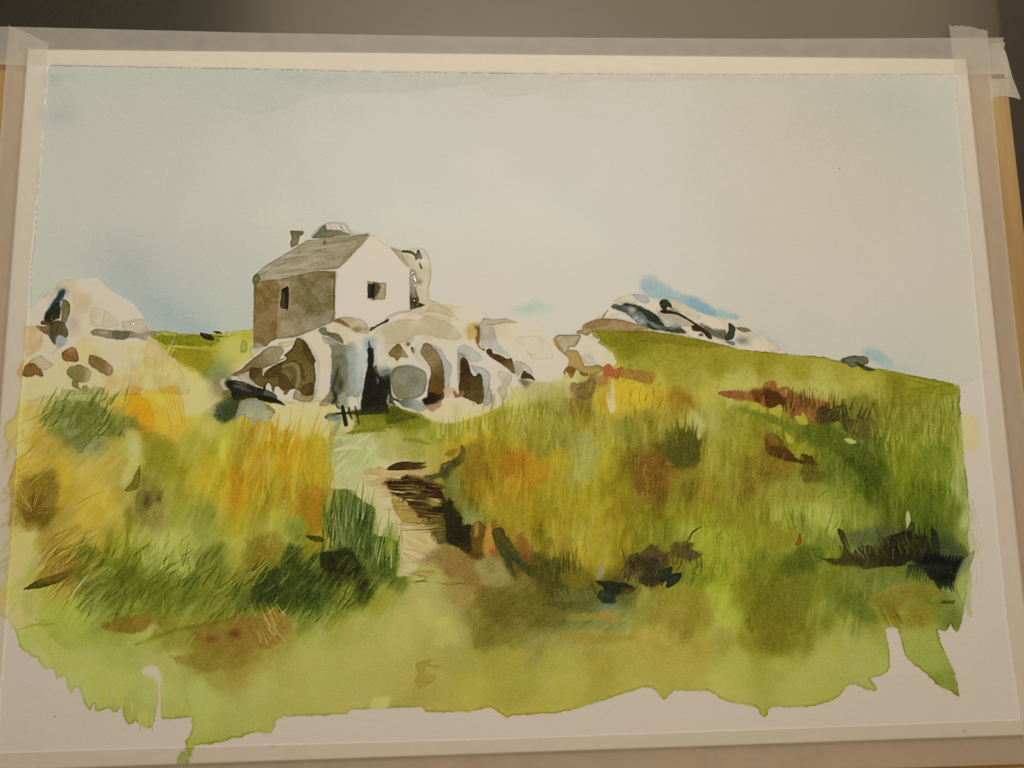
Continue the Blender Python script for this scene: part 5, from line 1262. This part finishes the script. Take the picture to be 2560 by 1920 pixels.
wash(t3([(820, 970), (880, 900), (910, 940), (880, 990), (840, 1010)]), (112, 96, 32), .65, 4, 3, edge=0)
wash(t3([(1270, 1250), (1320, 1118), (1352, 1180), (1335, 1240), (1300, 1285)]), (146, 132, 100), .85, 2, 1.5)
wash(t3([(1275, 1290), (1380, 1285), (1460, 1292), (1562, 1312), (1622, 1350), (1540, 1392), (1450, 1412), (1455, 1470), (1350, 1485), (1295, 1440), (1285, 1390), (1345, 1350)]), (40, 50, 36), .94, 2.2, 3, edge=0)
wash(t3([(1500, 1370), (1640, 1340), (1560, 1400)]), (96, 66, 26), .8, 2, 1.5)
blob(*t3([(1350, 1515)])[0], 34, 10, (122, 132, 114), .75)
blob(*t3([(1150, 1420)])[0], 60, 20, (114, 118, 84), .5)
wash(t3([(1470, 1260), (1520, 1150), (1560, 1070), (1640, 1040), (1700, 1000), (1760, 958), (1832, 1012), (1900, 1030), (1960, 950), (2030, 945), (2112, 962), (2100, 1022), (2200, 1042), (2150, 1090), (2060, 1112), (1950, 1090), (1885, 1180), (1882, 1290), (1740, 1347), (1680, 1312), (1600, 1272)]),
     (82, 68, 50), .95, 3, 6, edge=0, mott=.15, gran=.25, reg=19, dry=(-80, 34, 7, .24))
wash(t3([(1560, 1120), (1640, 1080), (1800, 1100), (1850, 1200), (1830, 1300), (1740, 1335), (1640, 1260)]), (46, 42, 36), .85, 8, 6, edge=0)
blob(*t3([(1600, 1150)])[0], 12, 12, (30, 30, 34), .8)
grass(70, (1560, 1400, 1760, 1440), 34, 2, 22, 4, [(74, 60, 40), (96, 82, 46), (58, 48, 36)], .65)
grass(30, (1550, 1430, 1610, 1460), 40, 20, 14, 3, [(134, 116, 76), (60, 50, 38)], .5)
wash(t3([(1830, 1200), (1942, 1160), (1925, 1228), (2018, 1215), (1982, 1300), (1890, 1347), (1885, 1290), (1830, 1305)]), (54, 78, 42), .92, 1.8, 2)
stroke(t3([(2060, 950), (2110, 870), (2180, 822)]), [3, 5, 3], (84, 80, 38), .8)
wash(t3([(-100, 1050), (100, 1060), (280, 1130), (340, 1300), (200, 1320), (60, 1280), (-60, 1180)]), (128, 102, 58), .6, 10, 6, edge=0, gran=.35)
wash(t3([(230, 1120), (380, 1060), (480, 1140), (560, 1260), (460, 1340), (330, 1330), (260, 1240)]), (146, 138, 88), .65, 8, 6, edge=0, gran=.25)
wash(t3([(270, 1380), (420, 1340), (560, 1420), (560, 1540), (420, 1600), (290, 1540)]), (96, 84, 40), .5, 14, 8, edge=0, gran=.5)
stroke(t3([(820, 1490), (880, 1480), (950, 1500)]), [6, 11, 5], (84, 76, 44), .8, 3)
wash(t3([(1000, 1590), (1200, 1560), (1400, 1545), (1500, 1570), (1300, 1620), (1100, 1630)]), (150, 126, 54), .5, 6, 4, edge=0)
wash([(1395, 1590), (1440, 1582), (1520, 1586), (1590, 1592), (1540, 1606), (1470, 1612), (1420, 1604)], (142, 124, 48), .75, 5, 4, edge=0, gran=.4)
wash([(1500, 1530), (1540, 1540), (1570, 1550), (1520, 1552)], (152, 122, 48), .6, 4, 3, edge=0)
wash([(1620, 1520), (1680, 1470), (1760, 1480), (1780, 1530), (1760, 1570), (1700, 1572), (1650, 1560)], (134, 116, 46), .55, 9, 6, edge=0, gran=.5)
wash([(1840, 1450), (1950, 1420), (2090, 1445), (2100, 1480), (2020, 1510), (1975, 1550), (1930, 1582), (1890, 1562), (1850, 1510)], (108, 102, 38), .5, 14, 9, edge=0, gran=.5, dry=(-80, 40, 9, .28))
grass(70, (1860, 1530, 1990, 1575), 26, 180, 24, 4, [(100, 92, 30), (124, 112, 40)], .5)
# right-hand shrubs
t4 = tile(1680, 900, .2893)
wash(t4([(400, 180), (640, 160), (780, 200), (1000, 180), (1450, 210), (1500, 330), (1350, 370), (1100, 300), (900, 180), (780, 230), (560, 260), (380, 260)]), (168, 160, 80), .65, 5, 4, edge=.03)
wash(t4([(403, 292), (490, 264), (640, 272), (770, 250), (800, 202), (880, 174), (922, 240), (1000, 240), (1112, 312), (1250, 342), (1362, 382), (1382, 462), (1322, 562), (1200, 542), (1150, 482), (1050, 492), (960, 442), (900, 402), (822, 412), (720, 362), (560, 352)]),
     (134, 84, 50), .95, 2.5, 4, edge=.04, mott=.15, reg=18, dry=(-86, 34, 8, .22))
wash(t4([(790, 262), (880, 258), (985, 350), (965, 402), (832, 412)]), (68, 38, 18), .85, 4, 4, edge=0)
wash(t4([(690, 260), (780, 262), (760, 360), (700, 340)]), (92, 54, 22), .75, 4, 4, edge=0)
grass(70, (1960, 1010, 2090, 1060), 44, 2, 8, 5, [(72, 46, 26), (110, 72, 42), (84, 56, 32), (146, 106, 66)], .7)
wash(t4([(1240, 430), (1300, 400), (1380, 420), (1420, 392), (1500, 390), (1532, 500), (1600, 512), (1732, 502), (1692, 692), (1600, 672), (1500, 622), (1440, 532), (1300, 572), (1250, 522)]), (64, 54, 34), .92, 3, 4, edge=.03, col2=(88, 80, 48), g=t4([(1440, 460), (1620, 600)]), reg=18, dry=(-86, 34, 8, .24))
for a, b in (((1395, 430), (1405, 300)), ((1470, 400), (1475, 330)), ((1540, 420), (1560, 360)), ((1610, 490), (1650, 370)), ((1640, 500), (1700, 385)), ((1690, 510), (1735, 380)), ((1735, 385), (1770, 490)), ((1110, 330), (1108, 265)), ((1220, 420), (1225, 340)), ((1320, 440), (1330, 370))):
    stroke(t4([a, b]), [9, 2], (70, 62, 34), .85)
for q in ([(598, 365), (650, 350), (680, 375), (722, 368), (742, 420), (690, 432), (650, 385), (612, 425)], [(838, 432), (900, 400), (942, 390), (952, 470), (890, 492)], [(1058, 492), (1110, 480), (1135, 448), (1172, 548), (1110, 560)], [(750, 400), (800, 410), (810, 460), (770, 465)], [(980, 600), (1060, 620), (1040, 720), (990, 700)]):
    wash(t4(q), (164, 154, 52), .9, 1.8, 2, edge=.04)
wash(t4([(560, 420), (640, 390), (700, 440), (850, 470), (960, 510), (1080, 560), (1150, 560), (1200, 640), (1100, 720), (960, 600), (800, 520), (620, 470)]), (106, 116, 44), .65, 6, 5, edge=.04)
wash(t4([(1150, 570), (1300, 570), (1480, 640), (1640, 720), (1720, 800), (1900, 960), (1800, 1090), (1640, 1000), (1500, 860), (1300, 760), (1180, 720)]), (92, 112, 34), .6, 9, 6, edge=.03)
wash(t4([(1500, 830), (1640, 880), (1800, 1040), (1820, 1100), (1660, 1040), (1560, 940)]), (78, 98, 20), .6, 8, 5, edge=0)
wash(t4([(1486, 686), (1535, 674), (1592, 714), (1530, 722)]), (178, 168, 92), .92, 1.6, 1.2)
wash(t4([(810, 665), (870, 630), (930, 680), (982, 745), (1062, 832), (1130, 862), (1120, 812), (1200, 830), (1242, 900), (1222, 922), (1100, 902), (1000, 872), (880, 842), (815, 790)]), (76, 50, 22), .95, 3, 5, edge=0, dry=(-70, 34, 9, .2))
wash(t4([(815, 665), (870, 635), (925, 690), (940, 730), (850, 740)]), (124, 96, 44), .8, 4, 3, edge=0)
wash(t4([(1130, 905), (1242, 912), (1262, 970), (1345, 970), (1305, 1032), (1222, 1052), (1128, 1050)]), (92, 80, 36), .9, 4, 5, edge=0, dry=(-84, 34, 8, .26))
wash(t4([(700, 900), (850, 860), (1000, 890), (1100, 930), (1000, 980), (820, 960)]), (134, 108, 40), .6, 8, 5, edge=0, gran=.4)
wash(t4([(140, 560), (160, 440), (230, 470), (282, 560), (230, 690), (160, 625)]), (172, 166, 96), .8, 5, 4, edge=.03)
wash(t4([(0, 640), (160, 620), (230, 740), (240, 860), (160, 930), (0, 900)]), (78, 74, 36), .8, 9, 7, edge=0, gran=.4, dry=(-86, 40, 8, .34))
grass(40, (1680, 1080, 1740, 1110), 46, 0, 12, 4, [(78, 74, 34), (96, 92, 40)], .6)
stroke(t4([(150, 1560), (175, 1490), (245, 1442)]), [3, 5, 3], (84, 80, 38), .8)
wash(t4([(1058, 1592), (1085, 1540), (1098, 1488), (1122, 1560), (1092, 1602)]), (134, 62, 32), .92, 1.8, 1.5)
wash(t4([(800, 1500), (930, 1400), (960, 1480), (1060, 1440), (1080, 1560), (960, 1640), (820, 1620)]), (124, 112, 40), .6, 8, 6, edge=0, gran=.4)
for a, b in (((1380, 1060), (1480, 1040)), ((1300, 1150), (1420, 1080)), ((1260, 1190), (1330, 1130)), ((1380, 1220), (1500, 1140)), ((1440, 1200), (1560, 1130)), ((1500, 1230), (1640, 1170))):
    stroke(t4([a, b]), [3, 8, 3], (104, 104, 40), .65, 1.5)
grass(420, (1780, 1010, 2395, 1330), 36, 6, 18, 4, [(110, 116, 34), (150, 150, 60), (126, 124, 40), (96, 108, 30), (140, 146, 58)], .28)
grass(200, (2180, 1020, 2395, 1130), 40, 2, 10, 5, [(112, 108, 38), (146, 138, 58), (98, 96, 34), (156, 152, 80)], .4)
grass(420, (1540, 840, 2390, 1000), 14, 20, 40, 6, [(120, 108, 24), (156, 146, 58), (138, 124, 34)], .32, poly=[(1540, 860), (1740, 872), (1960, 910), (2150, 936), (2380, 982), (2380, 1010), (1540, 960)])
grass(160, (1750, 1300, 2150, 1480), 60, 8, 14, 4, [(150, 152, 50), (116, 122, 40), (100, 112, 34)], .32)
wash(t4([(2010, 1380), (2030, 1298), (2058, 1380), (2030, 1455)]), (170, 170, 116), .9, 1.8, 1.5)
# black shrub at lower right
tR = tile(1920, 1240, .2893)
wash(tR([(690, 340), (800, 290), (980, 270), (1060, 320), (1000, 440), (880, 440), (740, 450), (690, 400)]), (100, 112, 72), .75, 6, 5, edge=0, gran=.3)
wash(tR([(1480, 400), (1560, 360), (1680, 440), (1700, 540), (1600, 560), (1480, 520)]), (76, 94, 56), .75, 7, 5, edge=0)
wash(tR([(498, 545), (560, 535), (622, 530), (642, 440), (596, 295), (650, 308), (702, 430), (722, 490), (760, 440), (850, 428), (920, 440), (980, 450), (1000, 360), (1090, 330), (1200, 300), (1290, 342), (1372, 350), (1382, 430), (1452, 500), (1500, 540), (1600, 560), (1702, 530),
         (1662, 600), (1622, 682), (1582, 760), (1500, 742), (1440, 742), (1380, 692), (1300, 602), (1220, 562), (1150, 602), (1000, 612), (900, 622), (820, 632), (760, 602), (620, 602), (520, 582)]),
     (58, 50, 34), .95, 2, 3, edge=0, col2=(26, 26, 20), g=tR([(700, 520), (1250, 480)]), reg=17, dry=(-70, 40, 6, .2))
wash(tR([(1300, 540), (1450, 500), (1600, 560), (1700, 535), (1640, 640), (1580, 760), (1440, 742), (1360, 660)]), (20, 28, 26), .92, 3, 3, edge=0)
grass(90, (2200, 1350, 2330, 1400), 46, -14, 12, 3.4, [(40, 36, 24), (84, 92, 60), (58, 56, 36), (30, 30, 22)], .7)
grass(50, (2100, 1370, 2200, 1400), 30, -24, 14, 3, [(52, 46, 32), (110, 116, 74)], .6)
for i in range(14):
    x = 1180 + i * 28
    stroke(tR([(x + 30, 600), (x + 6, 660 + rng.uniform(0, 80))]), [7, 2], (48, 62, 40), .8)
for i in range(9): stroke(tR([(1440 + i * 16, 740), (1450 + i * 18 + rng.normal() * 8, 790 + rng.uniform(0, 40))]), [8, 2], (36, 50, 36), .8)
wash(tR([(1200, 300), (1230, 215), (1258, 240), (1250, 300)]), (66, 84, 50), .85, 2, 1.5)
wash(tR([(1400, 340), (1410, 260), (1470, 390), (1470, 520), (1400, 420)]), (44, 60, 34), .85, 2, 2)
stroke(tR([(1408, 255), (1462, 370), (1470, 500)]), 3, (24, 36, 22), .8)
for i in range(8): stroke(tR([(1480 + i * 30, 590), (1505 + i * 30, 520 + rng.uniform(-14, 10))]), [8, 5], (18, 26, 26), .9)
wash(tR([(1630, 690), (1650, 600), (1700, 520), (1785, 468), (1745, 600), (1705, 665)]), (128, 138, 92), .9, 2, 2, edge=.12)
stroke(tR([(1570, 655), (1605, 680)]), 4, (150, 160, 120), .8)
stroke(tR([(1590, 740), (1640, 860), (1680, 970)]), [5, 7, 4], (100, 118, 50), .85)
stroke(tR([(390, 505), (440, 530), (500, 550)]), [2, 4, 5], (58, 70, 30), .8)
stroke(tR([(340, 480), (370, 560), (382, 650)]), [2, 4, 2], (74, 90, 32), .7)
wash(tR([(60, 640), (300, 420), (480, 480), (460, 580), (300, 640), (150, 700)]), (92, 108, 34), .6, 9, 6, edge=0, gran=.4)
wash(tR([(860, 900), (1050, 800), (1200, 760), (1400, 780), (1490, 860), (1300, 880), (1200, 900), (1100, 990), (950, 960)]), (122, 102, 44), .7, 7, 5, edge=0, dry=(20, 50, 8, .25))
wash(tR([(600, 880), (780, 860), (900, 1000), (940, 1100), (820, 1080), (680, 990)]), (108, 122, 42), .6, 9, 6, edge=0)
for i in range(22):
    x, y = rng.uniform(940, 1080), rng.uniform(930, 1000)
    stroke(tR([(x, y), (x + 50, y + 70), (x + 90, y + 150)]), rng.uniform(2.4, 4.5), (108, 92, 34), .6)
for i in range(14):
    x, y = rng.uniform(1180, 1400), rng.uniform(960, 1040)
    stroke(tR([(x, y), (x + 80, y + 40)]), rng.uniform(4, 7), (116, 98, 38), .55)
for i in range(6): stroke(tR([(1490 + i * 20, 920 + i), (1505 + i * 20, 900)]), [5, 3], (62, 66, 26), .8)
# dry-brush tails on the bare margin at right
for i in range(26):
    x = rng.uniform(1690, 1850)
    y = rng.uniform(150, 760)
    stroke(tR([(x, y), (x + 16, y + rng.uniform(90, 260))]), rng.uniform(1.4, 3.2), (158, 152, 104), .45, 1.2, (.6, .3), dry=.35)
wash(tR([(1690, 60), (1760, 30), (1800, 200), (1850, 420), (1800, 470), (1720, 420)]), (150, 156, 96), .5, 7, 5, edge=0, dry=(78, 70, 6, .45))
wash(tR([(1610, 760), (1740, 640), (1760, 800), (1750, 1040), (1690, 1000), (1670, 1080)]), (150, 152, 84), .6, 5, 5, edge=.03, dry=(82, 90, 7, .35))

# washes bleed into their neighbours while damp
def soften(A, r):
    for ax in (0, 1):
        for _ in range(2):
            k = int(r)
            B = np.pad(A, [(k + 1, k) if i == ax else (0, 0) for i in range(A.ndim)], mode='edge')
            cs = np.cumsum(B, axis=ax)
            hi = np.take(cs, np.arange(2 * k + 1, B.shape[ax]), axis=ax)
            lo = np.take(cs, np.arange(0, B.shape[ax] - 2 * k - 1), axis=ax)
            A = (hi - lo) / (2 * k + 1)
    return A


rock = np.isin(REG, [9, 10, 11, 12, 15])
wetm = sstep(.46, .64, fbm(GX / 26., GY / 26., 1201, 3))[..., None] * np.where(rock, .30, np.where(np.isin(REG, [2, 16, 17, 18, 19]), .55, .15))[..., None]
C = C * (1 - wetm) + soften(C, 3) * wetm
# thin warm tints rounding the boulders
tint_ = sstep(.42, .75, fbm(GX / 34., GY / 34., 1301, 3)) * rock
C = C * (1 - tint_[..., None] * np.array([.075, .095, .14]))
wallm = (REG == 4) * (fbm(GX / 11., GY / 11., 1401, 4) - .5) * .42 + (REG == 5) * (fbm((GX + .2 * GY) / 26., (GY + .17 * GX) / 4.5, 1501, 3) - .5) * .34
C = C * (1 + wallm[..., None] * np.array([.9, 1., 1.2]))
# pigment mix: ochre and sap green absorb blue strongly
tb = np.clip(C[..., 2] / ESRGB[..., 2], 0, 1)
skyk = (REG == 1) * sstep(205 / 255, 190 / 255, C[..., 0])
C[..., 2] = ESRGB[..., 2] * tb ** (1 + .36 * sstep(.63, .36, C[..., 0])) * (1 - .03 * rock)
C[..., 2] = np.where(REG == 1, ESRGB[..., 2] * tb * (1 - .035 * skyk), C[..., 2])
C[..., 1] *= 1 - .010 * skyk
C[..., 0] *= 1 + .015 * skyk
md_ = np.isin(REG, [2, 17, 18, 19])
gq = np.clip((C[..., 1] - C[..., 0]) / np.clip(C[..., 1], .02, 1), 0, .3) * md_ * (1 - .6 * sstep(.5, .6, C[..., 0]))
up = 1 + .035 * md_ + .02 * md_ * sstep(.40, .56, C[..., 0]) * sstep(.06, .0, gq)
dk = 1 - .05 * (REG == 2) * sstep(.34, .2, C[..., 0])
C[..., 0] *= (1 - 1.15 * gq) * up * dk
C[..., 1] *= (1 - 1.45 * gq) * up * dk
C[..., 1] *= 1 + .035 * (REG == 16)
C[..., 2] *= 1 - .05 * (REG == 16)
C = np.clip(C + .85 * (C - soften(C, 1)), .02, 1)

# overall granulation: pigment settles in the tooth of the paper
dens = -np.log(np.clip(lin(C) / ELIN, .004, 1))
gn = fbm(GX / 1.7, GY / 1.7, 901, 2) - .5
gm_ = fbm(GX / 9., GY / 9., 950, 3) - .5
inside = np.isin(REG, [2, 16, 17, 18, 19])
amp = np.where(inside, .20, .12)
dens = dens * (1 + .10 * sstep(.6, 1.8, dens.mean(-1)))[..., None]
dens = dens * np.clip(1 + amp * gn * 2 + np.where(inside, .08, .05) * gm_ * 2, .3, 2)[..., None]
C = np.exp(-dens) * ELIN
C = np.where(C <= .0031308, C * 12.92, 1.055 * np.clip(C, 1e-6, 1) ** (1 / 2.4) - .055)

PARTS = [
    ('painted_sky', [1], 'pale grey-blue washed sky', []),
    ('painted_meadow', [2], 'green and yellow meadow of loose grass strokes', []),
    ('painted_cottage', [3], 'white gable wall of the small stone cottage', [
        ('painted_side_wall', [4], 'brown shaded stone side wall'),
        ('painted_roof', [5], 'grey-brown stone slab roof'),
        ('painted_chimney', [6], 'small grey chimney at the ridge'),
        ('painted_window', [7], 'square dark gable window'),
        ('painted_window', [8], 'narrow dark slit window in the side wall')]),
    ('painted_boulder', [9], 'pale boulder with a dark blue cleft', []),
    ('painted_boulder', [10], 'cream boulder with brown spots at the meadow edge', []),
    ('painted_boulder', [11], 'pile of white and grey boulders below the cottage', []),
    ('painted_boulder', [12], 'white rocks with black streaks on the hill crest', []),
    ('painted_boulder', [13], 'small grey rock alone on the far slope', []),
    ('painted_boulder', [14], 'grey boulder rising behind the cottage roof', []),
    ('painted_boulder', [15], 'white rock with wet dark paint against the gable', []),
    ('painted_footpath', [16], 'pale sandy footpath leading up to the boulders', []),
    ('painted_shrub', [17], 'black spiky shrub at the meadow edge', []),
    ('painted_shrub', [18], 'reddish-brown heather strip', []),
    ('painted_shrub', [19], 'dark brown thorny shrub beside the path bank', []),
]

# ------------------------------------------------------------------ the sheet
PIG = np.clip(lin(C) / np.clip(ELIN, .02, None), 0.004, 1.0)
if BLANK: PIG[:] = 1.0
xs = (np.arange(NX) / (NX - 1) - .5) * W
ys = (.5 - np.arange(NY) / (NY - 1)) * H
VX, VY = np.meshgrid(xs, ys)


def paper_z(x, y):
    """slight cockle of the wetted sheet; lies flat under the tape"""
    u, v = x / W, y / H
    e = np.clip(np.minimum(.5 - np.abs(u), (.5 - np.abs(v)) * H / W) / .06, 0, 1)
    z = .0005 * e * (np.sin(u * 9 + 1.3) * np.cos(v * 7 + .4) + .6 * np.sin(u * 17 - v * 6) + 1.5)
    return z


VZ = paper_z(VX, VY)
vert = np.stack([VX, VY, VZ], -1).reshape(-1, 3)
pig = PIG.reshape(-1, 3)
wet = WET.reshape(-1)
idx = np.arange(NX * NY).reshape(NY, NX)
quads = np.stack([idx[1:, :-1], idx[1:, 1:], idx[:-1, 1:], idx[:-1, :-1]], -1).reshape(-1, 4)
qreg = REG[:-1, :-1].reshape(-1)

paint = empty('watercolour_painting', (0, 0, Z_AC1))
tag(paint, 'watercolour painting of a stone cottage among boulders above a green and yellow meadow', 'painting')


def piece(name, ids, parent, label=None, skirt=False):
    f = quads[np.isin(qreg, ids)]
    if not len(f): return None
    used = np.unique(f)
    remap = np.full(NX * NY, -1, np.int64)
    remap[used] = np.arange(len(used))
    v, f2 = vert[used], remap[f]
    pg, wt = pig[used], wet[used]
    if skirt:                                   # the cut edge and the back of the paper
        ring = np.concatenate([idx[0, :-1], idx[:-1, -1], idx[-1, :0:-1], idx[:0:-1, 0]])
        rv = vert[ring]
        bot = rv.copy()
        bot[:, 2] = Z_AC1 + .00005
        n0, k = len(v), len(ring)
        v = np.concatenate([v, rv, bot])
        a = n0 + np.arange(k)
        b = n0 + (np.arange(k) + 1) % k
        side = np.stack([a, b, b + k, a + k], -1)
        cor = [n0 + k + i for i in (0, NX - 1, NX + NY - 2, 2 * NX + NY - 3)]
        f2 = np.concatenate([f2, side, np.array([cor])])
        pg = np.concatenate([pg, np.ones((2 * k, 3))])
        wt = np.concatenate([wt, np.zeros(2 * k)])
    o = mesh_obj(name, v - np.array([0, 0, Z_AC1]), f2, M_PAPER, parent, True, {'pigment': pg, 'wet': wt})
    if label: o['label'] = label
    return o


piece('paper_sheet', [0], paint, 'bare cream margin of the watercolour paper', skirt=True)
for nm, ids, lb, subs in PARTS:
    o = piece(nm, ids, paint, lb)
    for snm, sids, slb in subs:
        piece(snm, sids, o, slb)


# ------------------------------------------------------------------ masking tape
def tape_strip(name, left, right, label, lift, n_across=26, mat=None, ground=None, jag=(0, 0)):
    """a strip between two edge lines given in photo pixels; it follows the step from the paper down to the sheet"""
    L, Rr = plane(left), plane(right)

    def resample(p, n):
        s = np.r_[0, np.cumsum(np.hypot(*np.diff(p, axis=0).T))]
        t = np.linspace(0, s[-1], n)
        return np.stack([np.interp(t, s, p[:, 0]), np.interp(t, s, p[:, 1])], 1)
    n = 420
    L, Rr = resample(L, n), resample(Rr, n)
    t = np.linspace(0, 1, n_across)[None, :, None]
    G = L[:, None] * (1 - t) + Rr[:, None] * t
    r2 = np.random.default_rng(len(name) * 7 + int(lift * 1e6))
    along = (L[1] - L[0]) / np.linalg.norm(L[1] - L[0])
    fall = np.exp(-np.arange(n) / 4.0)[:, None, None]
    G = G + fall * (np.cumsum(r2.normal(size=n_across)) * jag[0])[None, :, None] * along
    G = G + fall[::-1] * (np.cumsum(r2.normal(size=n_across)) * jag[1])[None, :, None] * along
    x, y = G[..., 0], G[..., 1]
    if ground is None:
        e = np.minimum(W / 2 - np.abs(x), H / 2 - np.abs(y))
        k = sstep(-.0022, .0002, e)
        z = (Z_AC1 + .0001) * (1 - k) + paper_z(np.clip(x, -W / 2, W / 2), np.clip(y, -H / 2, H / 2)) * k + lift
    else:
        z = ground(x, y) + lift
    wr = 0.00016 * (fbm(x * 260 + 40, y * 260 + 40, 5 + len(name), 3) - .3)
    z = z + wr
    ci = np.clip((x / W + .5) * (NX - 1), 0, NX - 1).astype(int)
    ri = np.clip((.5 - y / H) * (NY - 1), 0, NY - 1).astype(int)
    pg = PIG[ri, ci].copy() if ground is None else np.ones(x.shape + (3,))
    out = (np.abs(x) > W / 2) | (np.abs(y) > H / 2)
    pg[out] = 1
    pg = pg ** .35
    top = np.stack([x, y, z + .00010], -1).reshape(-1, 3)
    bot = np.stack([x, y, z], -1).reshape(-1, 3)
    m_ = n_across
    ii = np.arange(n * m_).reshape(n, m_)
    q = np.stack([ii[:-1, :-1], ii[:-1, 1:], ii[1:, 1:], ii[1:, :-1]], -1).reshape(-1, 4)
    ring = np.concatenate([ii[0, :-1], ii[:-1, -1], ii[-1, :0:-1], ii[:0:-1, 0]])
    a, b = ring, np.roll(ring, -1)
    N = n * m_
    side = np.stack([a, a + N, b + N, b], -1)
    # upward winding check
    v0, v1, v3 = top[q[0, 0]], top[q[0, 1]], top[q[0, 3]]
    if np.cross(v1 - v0, v3 - v0)[2] < 0:
        q = q[:, ::-1]
        side = side[:, ::-1]
    org = np.array([G[0, 0, 0], G[0, 0, 1], Z_AC1])
    o = mesh_obj(name, np.concatenate([top]) - org, q, mat or M_TAPE, None, True,
                 {'pigment': pg.reshape(-1, 3)})
    o.location = org
    tag(o, label, 'tape', 'masking tape holding the painting')
    return o


TOPO = [(-90, 62), (0, 65), (640, 81), (1280, 92), (1920, 96), (2512, 93)]
TOPI = [(-90, 159), (0, 160), (124, 165), (640, 173), (1280, 183), (1920, 187), (2383, 186), (2520, 184)]
tape_strip('masking_tape', TOPI, TOPO, 'beige tape strip along the sky edge of the painting, next to the dark table', .00022, jag=(0, .0006))
tape_strip('masking_tape', [(-150, 1884), (0, 1881), (480, 1867), (1280, 1846), (2553, 1799), (2640, 1795)],
           [(-150, 1992), (400, 1976), (1280, 1950), (2264, 1920), (2560, 1911), (2640, 1908)],
           'beige tape strip along the bottom edge of the painting, crossed by a green paint drip', .00022)
tape_strip('masking_tape', [(22, 62), (14, 162), (0, 347), (-60, 1140), (-110, 1950)],
           [(120, 104), (120, 165), (95, 480), (77, 660), (72, 760), (43, 1140), (28, 1380), (20, 1480), (-12, 1930)],
           'beige tape strip along the painting beside the pale left boulder, its top corner cut slanting', .00044, jag=(.0003, 0))
tape_strip('masking_tape', [(2373, 60), (2383, 150), (2386, 203), (2412, 475), (2425, 600), (2449, 875), (2516, 1547), (2530, 1645), (2558, 1850)],
           [(2468, 68), (2478, 180), (2484, 260), (2504, 477), (2517, 600), (2539, 803), (2560, 990), (2650, 1860)],
           'beige tape strip beside the sloping painted hill, torn end standing past the board', .00044, jag=(.0006, 0))
M_TAPE2 = mat_tape(.46, 'masking_tape_flap')
gr = lambda x, y: np.where(x > .3275, Z_WOOD - (x - .3275) * .25, Z_WOOD) + .00002
tape_strip('masking_tape', [(2485, 100), (2483, 160), (2483, 234)], [(2514, 98), (2530, 130), (2545, 182), (2566, 226), (2570, 238)],
           'torn flap of tape sticking out from under the clear sheet over the board corner', .00012, ground=gr, mat=M_TAPE2, jag=(0, .0005))
